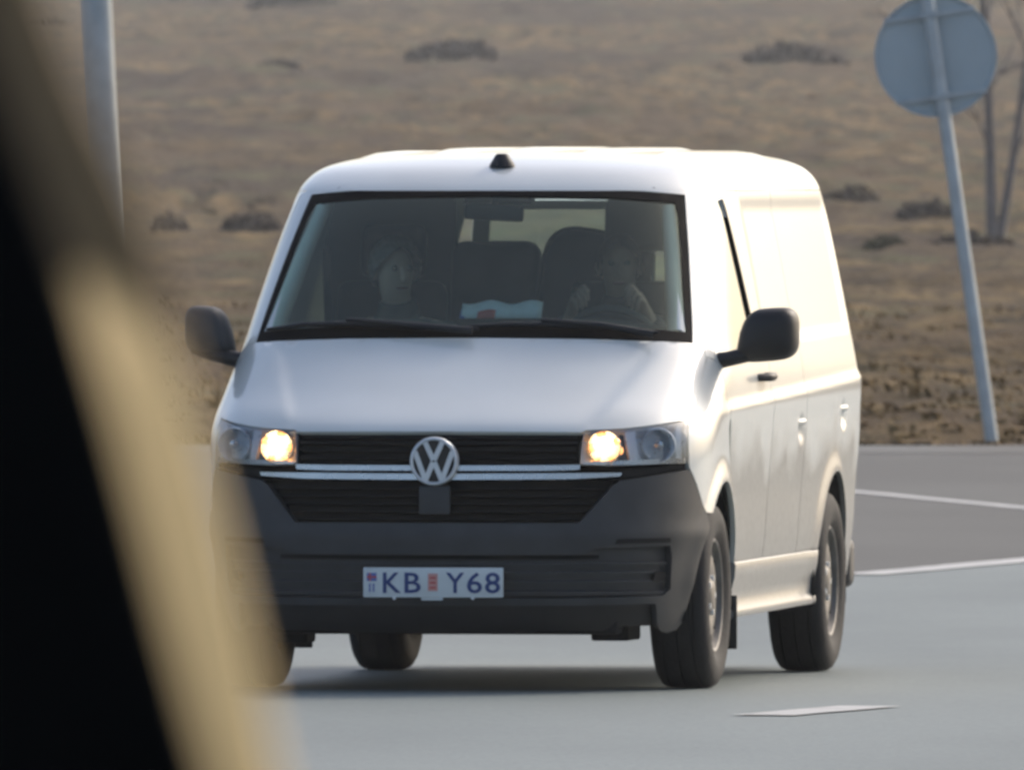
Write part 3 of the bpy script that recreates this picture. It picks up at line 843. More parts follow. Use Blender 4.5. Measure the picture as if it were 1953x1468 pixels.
# badge ----------------------------------------------------------------------
def prism(name, poly, y0, y1, mat, parent):
    if area(poly) < 0: poly = poly[::-1]
    n = len(poly); V = [(x, y0, z) for x, z in poly] + [(x, y1, z) for x, z in poly]
    F = [tuple(range(n)), tuple(range(n, 2 * n))[::-1]] + [(i + n, (i + 1) % n + n, (i + 1) % n, i) for i in range(n)]
    return mesh_np(name, V, F, mat, parent, smooth=False)
def stroke(a, b, w):
    a = Vector(a); b = Vector(b); d = (b - a).normalized(); n = Vector((-d.y, d.x)) * w / 2
    return [tuple(a + n), tuple(b + n), tuple(b - n), tuple(a - n)]
badge = empty('emblem', (0, -.905, .848)); badge.parent = van
lathe('emblem_disc', [(-.004, .001), (-.004, .080), (.012, .082), (.03, .08)], M['black'], badge, n=56, axis='y')
lathe('emblem_ring', [(.004, .0755), (-.012, .0765), (-.016, .081), (-.013, .087), (-.004, .090), (.03, .089)], M['badge'], badge, n=64, axis='y')
w = .0185
strokes = [[(-.033, .072), (-.001, .0035)], [(.033, .072), (.001, .0035)], [(-.070, .036), (-.0305, -.070)], [(.070, .036), (.0305, -.070)], [(-.0305, -.070), (-.002, -.003)], [(.0305, -.070), (.002, -.003)]]
for i, (a, b) in enumerate(strokes):
    prism('emblem_letter', stroke(a, b, w), -.0125 - .0004 * i, -.002, M['badge'], badge)

# number plate ---------------------------------------------------------------
def text_mesh(name, s, size, mat, parent, loc, width=None, depth=.0015):
    cu = bpy.data.curves.new(name, 'FONT'); cu.body = s; cu.size = size; cu.extrude = depth; cu.align_x = 'CENTER'; cu.align_y = 'CENTER'; cu.resolution_u = 3
    cu.offset = .0012
    o = bpy.data.objects.new(name, cu); COL.objects.link(o)
    dg = bpy.context.evaluated_depsgraph_get(); me = bpy.data.meshes.new_from_object(o.evaluated_get(dg))
    bpy.data.objects.remove(o); me.name = name
    me.materials.clear()
    if width:
        xs = [v.co.x for v in me.vertices]; k = width / (max(xs) - min(xs)); c = (max(xs) + min(xs)) / 2
        for v in me.vertices: v.co.x = (v.co.x - c) * k
    ys = [v.co.y for v in me.vertices]; c = (max(ys) + min(ys)) / 2
    for v in me.vertices: v.co.y -= c
    o = link(name, me, mat, parent, loc=loc, rot=(math.pi / 2, 0, 0)); return o
plate = box('number_plate', (0, -.924, .404), (.520, .010, .110), M['plate'], van, bevel=.004)
# children of the plate sit in its own frame (its mesh is placed, its origin is the van's)
yp = -.9302
for i, (ch, x, wd) in enumerate((('K', -.153, .066), ('B', -.076, .060), ('Y', .082, .068), ('6', .154, .056), ('8', .221, .056))):
    text_mesh('plate_letter', ch, .106, M['plate_blue'], plate, (x, yp, .403), wd)
def decal(name, c, s, mat): return box(name, c, s, mat, plate, bevel=.0005, seg=1)
decal('flag_sticker', (-.228, yp, .424), (.036, .002, .030), M['sticker_blue'])
decal('flag_cross', (-.228, yp - .0014, .424), (.036, .001, .006), M['sticker_red']); decal('flag_cross', (-.234, yp - .0018, .424), (.006, .001, .030), M['sticker_red'])
for k in range(2): decal('country_letter', (-.235 + .014 * k, yp, .385), (.006, .002, .030), M['sticker_blue'])
decal('inspection_sticker', (-.001, yp, .405), (.036, .002, .064), mat_basic('sticker_pale_red', (.62, .30, .27), .5, var=.1))
for k in range(3): decal('sticker_band', (-.001, yp - .0014, .385 + .018 * k), (.022, .001, .007), M['sticker_red'])
box('plate_holder', (-.005, -.919, .346), (.08, .012, .016), M['plate'], van, bevel=.003)
for x in (-.145, .147): lathe('plate_screw', [(-.003, .001), (-.003, .006), (.004, .007)], M['silver'], van, n=12, axis='y').location = (x, -.928, .347)

# wipers -----------------------------------------------------------------------
def on_arc(a, z, off):
    p = Vector(arc_pt(a, z)); q = Vector(arc_pt(a + .01, z)) - Vector(arc_pt(a - .01, z)); r = Vector(arc_pt(a, z + .01)) - Vector(arc_pt(a, z - .01))
    return p + q.cross(r).normalized() * off
for pts, arm in ((((-.80, 1.312), (-.62, 1.330), (-.42, 1.332), (-.15, 1.318), (.05, 1.312)), ((.03, 1.296), (-.2, 1.316), (-.45, 1.338))),
                 (((.0, 1.322), (.14, 1.330), (.34, 1.330), (.55, 1.316), (.72, 1.302)), ((.70, 1.285), (.5, 1.318), (.28, 1.336)))):
    wi = empty('wiper'); wi.parent = van
    tube('wiper_blade', [on_arc(a, z, .018) for a, z in pts], [.006, .010, .012, .010, .006], M['black'], wi, n=8)
    tube('wiper_arm', [on_arc(a, z, .032) for a, z in arm], [.014, .012, .008], M['black'], wi, n=8)
panel('cowl', CH_ARC, sym([(0, 1.270), (.5, 1.266), (.9, 1.255), (.93, 1.285), (.75, 1.300), (.4, 1.312), (0, 1.316)]), M['black'], van, cell=.04, off=-.016, thick=0)

# doors and flanks ----------------------------------------------------------------
glass_y = [(pil_y(1.245) + .075, 1.245), (pil_y(1.40) + .072, 1.40), (pil_y(1.60) + .068, 1.60), (pil_y(1.78) + .062, 1.785), (.80, 1.803), (.842, 1.803), (.905, 1.60), (.966, 1.38), (.998, 1.245)]
door_out = [(.484, .462), (.9, .462), (1.244, .464), (1.246, 1.10), (1.246, 1.40), (1.244, 1.835), (.70, 1.835), (.664, 1.833), (.667, 1.818)] + \
    [(pil_y(z) + .004, z) for z in (1.79, 1.65, 1.50, 1.36, 1.26)] + [(.096, 1.205), (.101, 1.12), (.137, 1.0), (.206, .842)] + [(y + .005, z + .003) for y, z in arc_circle(0, .477, 60, 20, 8, 's')]
strip = [(.842, 1.806), (.866, 1.806), (.905, 1.68), (.965, 1.49), (1.005, 1.36), (1.020, 1.242), (.996, 1.242), (.964, 1.38), (.903, 1.60)]
mid = [(1.253, .464), (2.128, .470), (2.128, 1.10), (2.128, 1.836), (1.251, 1.834), (1.253, 1.10)]
rq = [(2.135, .470), (2.55, .474)] + arc_circle(3.0, .42, 163, 12, 22, 's') + [(3.42, .36), (3.60, .34), (3.90, .345), (3.935, .50), (3.935, 1.10), (3.90, 1.30), (3.84, 1.60), (3.80, 1.834), (2.135, 1.836)]
_rel0 = relief
def recess(y, z):
    """the blind window panel of the cargo side is pressed in"""
    if y < 1.3 or y > 3.75: return 0
    f = lambda t: min(1, max(0, t)); e = .03
    k = f((y - 1.30) / e) * f((3.62 - y) / e) * f((z - (1.262 + .012 * (y - 1.3))) / .03) * f((1.825 - z) / .07)
    return -.011 * k * k * (3 - 2 * k)
def handle_dent(y, z):
    d = 0
    for yc, zc in ((2.02, .935), (3.22, .975)):
        r = math.hypot((y - yc) / .075, (z - zc) / .055)
        if r < 1: d -= .030 * (1 - r * r)
    return d
def flank(y, z): return side_x(y, z) + recess(y, z) + handle_dent(y, z)
CR = lambda u, v: (flank(u, v), u, v)
CL = lambda u, v: (-flank(u, v), u, v)
for s in (1, -1):
    ch = CR if s > 0 else CL; fl = s < 0
    dr = panel('front_door', ch, keyhole(door_out, glass_y), M['shaded_grimy_paint'], van, cell=.014, cu=.04, thick=.02, flip=fl)
    panel('door_window', ch, glass_y, M['door_glass'], dr, cell=.05, off=-.006, thick=0, flip=fl)
    panel('window_seal', ch, strip, M['seal'], dr, cell=.03, off=.003, thick=.014, flip=fl)
    panel('sliding_door', ch, mid, M['shaded_grimy_paint'], van, cell=.014, cu=.035, thick=.02, flip=fl)
    panel('rear_quarter', ch, rq, M['shaded_grimy_paint'], van, cell=.014, cu=.03, thick=.02, flip=fl)
    # quarter divider, window-base strip
    bt = [(pil_y(1.238) + .05, 1.228), (1.02, 1.228), (1.02, 1.240), (pil_y(1.238) + .05, 1.240)]
    panel('window_seal', ch, bt, M['seal'], dr, cell=.04, off=.002, thick=.01, flip=fl)
    # black door handle
    xh = side_x(1.03, 1.135)
    hd = tube('door_handle', [(s * (xh - .01), .93, 1.138), (s * (xh + .032), .955, 1.140), (s * (xh + .040), 1.03, 1.142), (s * (xh + .034), 1.105, 1.143), (s * (xh - .01), 1.13, 1.143)], [.014, .016, .017, .016, .014], M['black'], dr, n=10)
    P = [(.945, 1.115), (1.12, 1.115), (1.13, 1.168), (.95, 1.165)]
    for yc, zc in ((2.02, .940), (3.22, .980)):
        xx = side_x(yc, zc)
        tube('recessed_handle', [(s * (xx - .012), yc - .06, zc + .022), (s * (xx + .006), yc, zc + .024), (s * (xx - .012), yc + .06, zc + .022)], [.010, .012, .010], PAINT, van, n=10)
    # sill
    V = []; F = []
    prof = [(-.030, .464), (-.006, .460), (.002, .455), (.005, .447), (.001, .40), (-.014, .345), (-.018, .292), (-.008, .278), (-.004, .264), (-.010, .248), (-.06, .240)]
    ys = np.linspace(.405, 2.595, 30)
    for y in ys:
        xb = side_x(y, .46); lift = .012 * (y - .4)
        for dx, z in prof: V.append((s * (xb + dx), y, z + (lift * .6 if z < .45 else .006 * (y - .4))))
    k = len(prof)
    for i in range(len(ys) - 1):
        for j in range(k - 1):
            q = (i*k + j, i*k + j + 1, (i+1)*k + j + 1, (i+1)*k + j); F.append(q if s < 0 else q[::-1])
    F += [tuple(range(k)), tuple(range((len(ys)-1)*k, len(ys)*k))[::-1]]
    auto_smooth(mesh_np('sill', V, F, M['shaded_grimy_paint'], van), 40)
    # wheel arch liners
    for yc in (0, 3.0):
        V = []; F = []; n = 26
        for i in range(n + 1):
            t = R(-12 + 204 * i / n); y = yc + .432 * math.cos(t); z = .345 + .432 * math.sin(t)
            for x in (.58, .86 if yc == 0 and math.cos(t) < -.2 else .905): V.append((s * x, y, z))
        for i in range(n): F.append((2*i, 2*i+1, 2*i+3, 2*i+2))
        F.append(tuple(range(0, 2*n + 2, 2)))
        mesh_np('wheel_arch', V, F, M['dark'], van)
    # mud flap
    box('mud_flap', (s * .80, .47, .235), (.24, .012, .20), M['black'], van, bevel=.004)
    # tail lamp
    P = [(3.80, 1.0), (3.93, 1.0), (3.92, 1.40), (3.82, 1.40)]
    panel('tail_lamp', (CH_SIDE if s > 0 else CH_SIDE_L), P, mat_basic('tail_lamp_red', (.30, .02, .02), .25, var=.1, coat=1), van, cell=.04, off=.004, thick=.02, flip=fl)
# rear doors with windows
for s in (1, -1):
    o = [(.004, .36), (.66, .36), (.67, .9), (.66, 1.25), (.60, 1.80), (.004, 1.80)]; h = [(.06, 1.14), (.60, 1.14), (.54, 1.765), (.06, 1.765)]
    if s < 0: o, h = mirror(o), mirror(h)
    d = panel('rear_door', CH_REAR, keyhole(o, h), PAINT, van, cell=.06, thick=.02, flip=True)
    panel('door_window', CH_REAR, h, M['door_glass'], d, cell=.1, off=-.004, thick=0, flip=True)
box('rear_bumper', (0, 3.93, .40), (1.72, .16, .20), PL, van, bevel=.05, seg=4)
V = [(-.70, 3.80, 1.80), (.70, 3.80, 1.80), (.70, 3.82, 1.84), (-.70, 3.82, 1.84)]

# roof ---------------------------------------------------------------------------
def roof():
    zs = list(np.linspace(1.8375, 1.92, 11)) + list(np.linspace(1.927, 1.968, 9)) + list(np.linspace(1.972, 1.990, 10))
    V = []; F = []; rings = []
    for z in zs:
        yf, w, L, n, yr = row(z); H = []
        for t in np.linspace(0, 1, 44):
            th = t * math.pi / 2; H.append((w * math.sin(th) ** (2 / n), yf + L * (1 - math.cos(th) ** (2 / n))))
        ye = max(yr - .30, yf + L + .02)
        for y in np.linspace(yf + L, ye, 30)[1:]: H.append((side_x(y, z) - relief(y, z), y))
        xl = H[-1][0]
        for t in np.linspace(0, 1, 16)[1:]:
            th = t * math.pi / 2; H.append((xl * max(0, 1 - math.sin(th) ** 3.2) ** (1 / 3.2) if t < 1 else 0, ye + (yr - ye) * math.sin(th)))
        ring = H + [(-x, y) for x, y in H[::-1][1:-1]]
        b = len(V); V += [(x, y, z) for x, y in ring]; rings.append((b, len(ring)))
    for (a, n), (b, _) in zip(rings, rings[1:]):
        for i in range(n):
            j = (i + 1) % n; F.append((a + i, a + j, b + j, b + i))
    a, n = rings[-1]; F.append(tuple(range(a, a + n)))
    o = mesh_np('roof', V, F, PAINT, van)
    bm = bmesh.new(); bm.from_mesh(o.data); bmesh.ops.remove_doubles(bm, verts=bm.verts, dist=1e-4); bmesh.ops.recalc_face_normals(bm, faces=bm.faces)
    bm.to_mesh(o.data); bm.free(); auto_smooth(o, 40)
    return o
rf = roof()
def roof_z(x, y):
    lo, hi = 1.842, 1.9899
    for _ in range(26):
        z = (lo + hi) / 2; yf, w, L, n, yr = row(z)
        ok = y > yf and y < yr
        if ok: ok = abs(x) < side_x(y, z) - relief(y, z)
        if ok: lo = z
        else: hi = z
    return lo
def roof_rib(x0, y0, y1, wd=.085, h=.012):
    V = []; F = []; ys = np.linspace(y0, y1, 26); pr = [(-1, -.006), (-.72, .55 * h), (-.4, h), (.4, h), (.72, .55 * h), (1, -.006)]
    for i, y in enumerate(ys):
        e = min(1, min(i, len(ys) - 1 - i) / 3)
        for u, d in pr:
            x = x0 + u * wd; V.append((x, y, roof_z(x, y) + (d * e if d > 0 else d)))
    k = len(pr)
    for i in range(len(ys) - 1):
        for j in range(k - 1): F.append((i*k + j, i*k + j + 1, (i+1)*k + j + 1, (i+1)*k + j))
    mesh_np('roof_rib', V, F, PAINT, rf)
for x0 in (-.56, -.28, 0, .28, .56): roof_rib(x0, 1.15, 3.35)
# headliner
def headliner():
    V = []; F = []; nx, ny = 24, 40
    for j in range(ny + 1):
        y = .56 + (3.7 - .56) * j / ny
        for i in range(nx + 1):
            x = (-.74 + 1.48 * i / nx) * min(1, .90 + y * .1); V.append((x, y, roof_z(x, y) - .045 if True else 0))
    for j in range(ny):
        for i in range(nx):
            a = j * (nx + 1) + i; F.append((a, a + nx + 1, a + nx + 2, a + 1))
    return V, F, nx + 1
hv, hf, hn = headliner()
cut = 11 * (hn - 1)
def compact(V, F):
    ids = sorted({i for f in F for i in f}); mp = {k: i for i, k in enumerate(ids)}
    return [V[k] for k in ids], [tuple(mp[i] for i in f) for f in F]
mesh_np('headliner', *compact(hv, hf[:cut]), M['liner_dark'], van)
mesh_np('cargo_ceiling', *compact(hv, hf[cut:]), M['liner'], van)
# antenna
lathe('antenna', [(0, .050), (.010, .047), (.045, .026), (.050, .020), (.051, .001)], M['black'], van, n=24, axis='z').location = (.004, .675, roof_z(0, .675) - .004)

# body shell inside ------------------------------------------------------------------
sh_side = [(.50, .47), (2.58, .47)] + [(y, z) for y, z in arc_circle(3.0, .47, 163, 12, 12, 's')] + [(3.85, .40), (3.85, 1.2), (3.74, 1.80), (1.02, 1.80), (1.06, 1.22), (.12, 1.22), (.2, .88), (.45, .74), (.50, .62)]
for s in (1, -1):
    panel('side_lining', CH_SIDE if s > 0 else CH_SIDE_L, sh_side, M['liner'], van, cell=.06, off=-.034, thick=0, flip=s < 0)
panel('engine_bay', CH_ARC, sym([(0, .24), (.8, .24), (.98, .40), (1.0, .90), (.95, 1.0), (.90, 1.15), (.82, 1.24), (0, 1.26)]), M['dark'], van, cell=.06, off=-.085, thick=0)
box('cargo_floor', (0, 2.2, .47), (1.70, 3.3, .03), M['liner_dark'], van)
bm = bmesh.new()
box_bm(bm, (0, 1.5, .36), (1.20, 4.4, .20), bevel=.03); box_bm(bm, (0, 1.50, .34), (1.66, 2.0, .16), bevel=.02)
box_bm(bm, (0, -.45, .27), (1.30, .50, .12), bevel=.02); box_bm(bm, (.35, -.2, .235), (.30, .5, .06), bevel=.01); box_bm(bm, (-.62, -.52, .225), (.2, .20, .1), bevel=.01)
box_bm(bm, (.60, -.42, .225), (.14, .3, .08), bevel=.01); box_bm(bm, (0, 3.45, .36), (1.5, .8, .16), bevel=.02); box_bm(bm, (-.1, 0.0, .30), (1.3, .10, .10), bevel=.01); box_bm(bm, (0, 3.0, .31), (1.3, .14, .10), bevel=.01)
me = bpy.data.meshes.new('underbody'); bm.to_mesh(me); bm.free(); link('underbody', me, M['dark'], van)

# wheels ----------------------------------------------------------------------------
def wheel(x, y, s, steer=0):
    wq = empty('wheel', (x, y, .343), steer); wq.parent = van
    prof = [(-.085, .205), (-.105, .235), (-.1125, .275), (-.106, .310), (-.094, .330), (-.080, .3385), (-.062, .3425), (-.0605, .3345), (-.052, .3345), (-.0505, .343), (-.004, .3445), (-.0045, .335), (.0045, .335), (.004, .3445),
            (.0505, .343), (.052, .3345), (.0605, .3345), (.062, .3425), (.080, .3385), (.094, .330), (.106, .310), (.1125, .275), (.105, .235), (.085, .205)]
    t = lathe('tyre', prof, M['rubber'], wq, n=72, axis='x')
    rp = [(.088, .212), (.094, .206), (.090, .198), (.070, .190), (.066, .172), (.074, .150), (.078, .110), (.070, .080), (.076, .062), (.086, .050), (.089, .030), (.090, .001)]
    r = lathe('rim', [(s * h, q) for h, q in rp], M['rim'], wq, n=60, axis='x')
    for k in range(10):
        a = 2 * math.pi * k / 10; q = .168
        bm = bmesh.new(); box_bm(bm, (0, 0, 0), (.012, .038, .046), bevel=.004)
        me = bpy.data.meshes.new('rim_opening'); bm.to_mesh(me); bm.free()
        link('rim_opening', me, M['dark'], wq, loc=(s * .0665, q * math.cos(a), q * math.sin(a)), rot=(a, 0, 0))
    for k in range(5):
        a = 2 * math.pi * k / 5; c = lathe('wheel_bolt', [(0, .012), (s * .012, .011), (s * .013, .001)], M['silver'], wq, n=8, axis='x'); c.location = (s * .074, .066 * math.cos(a), .066 * math.sin(a))
    lathe('brake_disc', [(-s * .02, .16), (-s * .05, .16), (-s * .05, .04)], M['rim'], wq, n=32, axis='x')
for x, y, s in ((.814, 0, 1), (-.814, 0, -1), (.814, 3.0, 1), (-.814, 3.0, -1)): wheel(x, y, s)

# mirrors ----------------------------------------------------------------------------
def door_mirror(s):
    mr = empty('wing_mirror'); mr.parent = van
    # housing: rounded rectangle outline, bulged forward
    c = Vector((1.072, .20, 1.312)) if s > 0 else Vector((-1.022, .20, 1.322))
    out = []
    hw, hh = (.116, .098) if s > 0 else (.094, .092)
    for k in range(40):
        t = 2 * math.pi * k / 40; n = 3.6
        cx = math.copysign(abs(math.cos(t)) ** (2 / n), math.cos(t)); sz = math.copysign(abs(math.sin(t)) ** (2 / n), math.sin(t))
        x = cx * hw; z = sz * hh
        x += -.022 * (z / hh) * (-1 if cx * s < 0 else .4) * s * 0
        # inner edge leans outward towards the top, lower edge droops inwards
        lean = (1 - s * cx) / 2
        x += s * (.016 + .030 * (z / hh)) * lean
        z *= 1 - .10 * lean if z > 0 else 1
        z -= .018 * lean if z < 0 else 0
        out.append((x, z))
    V = []; F = []
    lay = [(.055, .96), (.045, 1.0), (0, 1.0), (-.035, .97), (-.062, .86), (-.078, .66), (-.086, .40), (-.089, .12)]
    for dy, k in lay:
        for x, z in out: V.append((c.x + x * k, c.y + dy, c.z + z * k))
    n = 40
    for i in range(len(lay) - 1):
        for j in range(n): F.append((i*n + j, i*n + (j+1) % n, (i+1)*n + (j+1) % n, (i+1)*n + j))
    F.append(tuple(range((len(lay)-1)*n, len(lay)*n)))
    o = mesh_np('mirror_housing', V, F, M['black'] if s > 0 else M['plastic'], mr)
    bm = bmesh.new(); bm.from_mesh(o.data); bmesh.ops.recalc_face_normals(bm, faces=bm.faces); bm.to_mesh(o.data); bm.free(); auto_smooth(o, 40)
    V = [(c.x + x * .93, c.y + .047, c.z + z * .93) for x, z in out]
    mesh_np('mirror_glass', V, [tuple(range(n))], mat_basic('mirror_glass', (.8, .82, .84), .02, metal=1.0, rvar=.01), mr, smooth=False)
    xb = side_x(.14, 1.22)
    tube('mirror_arm', [(s * (xb - .03), .15, 1.205), (s * (xb + .03), .155, 1.215), (s * (xb + .10), .17, 1.232), (s * (xb + .17), .18, 1.262)], [.040, .036, .036, .045], M['black'], mr, n=16, squash=.8)
    return mr
door_mirror(1); door_mirror(-1)

# cab ----------------------------------------------------------------------------------
V = []; F = []
prof = [(-.05, 1.16), (.00, 1.290), (.10, 1.318), (.30, 1.330), (.42, 1.325), (.47, 1.30), (.50, 1.22), (.52, 1.05), (.45, .90), (.30, .75), (-.05, .75)]
xs = np.linspace(-.84, .84, 25)
for x in xs:
    bulge = .035 * math.exp(-((x - .40) / .20) ** 2)
    for y, z in prof: V.append((x * (1 if y > .2 else .92), y + .16 * (abs(x) / .84) ** 3 * (1 if y < .2 else 0), z + (bulge if z > 1.25 and y > .15 else 0)))
k = len(prof)
for i in range(len(xs) - 1):
    for j in range(k): F.append((i*k + j, (i+1)*k + j, (i+1)*k + (j+1) % k, i*k + (j+1) % k))
F += [tuple(range(k))[::-1], tuple(range((len(xs)-1)*k, len(xs)*k))]
auto_smooth(mesh_np('dashboard', V, F, M['cabin'], van), 40)
sw = empty('steering_wheel', (.42, .68, 1.24)); sw.parent = van; sw.rotation_euler = (R(32), 0, 0)
lathe('steering_rim', [(math.sin(t) * .015, .185 + math.cos(t) * .015) for t in np.linspace(0, 2 * math.pi, 12, endpoint=False)], M['cabin'], sw, n=40, axis='y', closed=True)
lathe('steering_hub', [(-.03, .001), (-.03, .06), (.01, .075), (.03, .05)], M['cabin'], sw, n=24, axis='y')
for a in (0, 120, 240): box('steering_spoke', (.12 * math.sin(R(a + 180)), 0, .12 * math.cos(R(a + 180))), (.035, .016, .16), M['cabin'], sw, rot=(0, R(a + 180), 0), bevel=.005)
tube('steering_column', [(.42, .40, 1.05), (.42, .66, 1.23)], .04, M['cabin'], van)
def seat(x, w, tall=0.0):
    st = empty('seat', (x, 1.05, .55)); st.parent = van
    box('seat_cushion', (0, -.08, .26), (w, .50, .16), M['seat'], st, bevel=.05, seg=4)
    box('seat_backrest', (0, .24, .62), (w, .14, .66), M['seat'], st, rot=(R(-12), 0, 0), bevel=.06, seg=4)
    box('seat_base', (0, -.05, .08), (w * .8, .42, .20), M['cabin'], st, bevel=.02)
    for dx in (-.06, .06): tube('headrest_post', [(dx, .30, .90), (dx, .33, 1.03 + tall)], .007, M['chrome'], st, n=8)
    box('headrest', (0, .33, 1.06 + tall), (.25, .10, .20), M['seat'], st, rot=(R(-8), 0, 0), bevel=.045, seg=4)
seat(.41, .50, .10); seat(-.52, .42)
md = empty('middle_seat', (-.10, 1.20, .55)); md.parent = van
box('seat_backrest', (-.04, .20, .74), (.34, .14, .72), M['seat'], md, rot=(R(-10), 0, 0), bevel=.068, seg=5)
box('seat_cushion', (0, -.2, .26), (.42, .50, .16), M['seat'], md, bevel=.05, seg=4)
box('jacket_over_seat', (.31, .20, .75), (.42, .20, .78), M['jacket_dark'], md, rot=(R(-8), R(9), 0), bevel=.15, seg=8)
box('bulkhead', (-.56, 1.56, 1.15), (.50, .03, 1.34), M['liner_dark'], van, bevel=.01)
mi = empty('interior_mirror'); mi.parent = van
box('mirror_body', (.0, .50, 1.757), (.225, .035, .062), M['black'], mi, rot=(0, R(3), 0), bevel=.015, seg=3)
tube('mirror_stem', [(.0, .50, 1.77), (.0, .535, 1.828)], .016, M['black'], mi, n=10)
box('sensor_box', (.01, .56, 1.812), (.26, .10, .050), M['black'], van, bevel=.015)
for s in (1, -1): box('sun_visor', (s * .40, .62, 1.83), (.40, .14, .018), M['liner_dark'], van, rot=(R(-10), 0, 0), bevel=.006)
for s in (1, -1):
    pts = [arc_pt(s * (float(ws_a(z)) - .072), z) for z in (1.30, 1.4, 1.6, 1.78)]
    tube('pillar_trim', [(p[0] - s * .012, p[1] + .055, p[2]) for p in pts], [.036, .034, .030, .026], M['pillar_trim'], van, n=10)
    tube('seat_belt', [(s * .74, 1.14, 1.62), (s * .72, 1.12, 1.2), (s * .70, 1.10, .8)], .02, M['seat'], van, n=6, squash=.2)
# ---------------------------------------------------------------- people in the cab
def skin_mesh(name, verts, edges, radii, mat, parent, root=0, sub=2):
    me = bpy.data.meshes.new(name); me.from_pydata(verts, edges, []); me.update()
    o = bpy.data.objects.new(name, me); COL.objects.link(o)
    o.modifiers.new('skin', 'SKIN'); sv = me.skin_vertices[0].data
    for i, r in enumerate(radii):
        sv[i].radius = r if isinstance(r, tuple) else (r, r); sv[i].use_root = (i == root)
    o.modifiers['skin'].use_smooth_shade = True
    ss = o.modifiers.new('sub', 'SUBSURF'); ss.levels = sub; ss.render_levels = sub
    dg = bpy.context.evaluated_depsgraph_get(); m2 = bpy.data.meshes.new_from_object(o.evaluated_get(dg))
    bpy.data.objects.remove(o); bpy.data.meshes.remove(me); m2.name = name
    m2.polygons.foreach_set('use_smooth', [True] * len(m2.polygons)); m2.materials.clear()
    return link(name, m2, mat, parent)
class Sk:
    def __init__(s): s.v = []; s.e = []; s.r = []
    def add(s, p, r, par=None):
        s.v.append(tuple(p)); s.r.append(r); i = len(s.v) - 1
        if par is not None: s.e.append((par, i))
        return i
    def chain(s, par, items):
        for p, r in items: par = s.add(p, r, par)
        return par
def hand(sk, wrist_i, wrist, fwd, side, curl):
    """palm with four unequal bent fingers and a thumb from its side; fwd towards the knuckles, side towards the thumb, curl towards the palm"""
    wrist = Vector(wrist); fwd = Vector(fwd).normalized(); side = Vector(side).normalized(); curl = Vector(curl).normalized()
    palm = sk.add(wrist + fwd * .055, (.030, .017), wrist_i)
    for off, L in ((.030, .070), (.010, .080), (-.010, .074), (-.030, .058)):
        b = wrist + fwd * .088 + side * off
        sk.chain(palm, [(b, .0105), (b + fwd * L * .40 + curl * L * .18, .0095), (b + fwd * L * .55 + curl * L * .62, .0088), (b + fwd * L * .30 + curl * L * .95, .0078)])
    t = wrist + fwd * .030 + side * .035
    sk.chain(palm, [(t, .0125), (t + side * .028 + fwd * .022 + curl * .012, .0110), (t + side * .028 + fwd * .050 + curl * .030, .0092)])
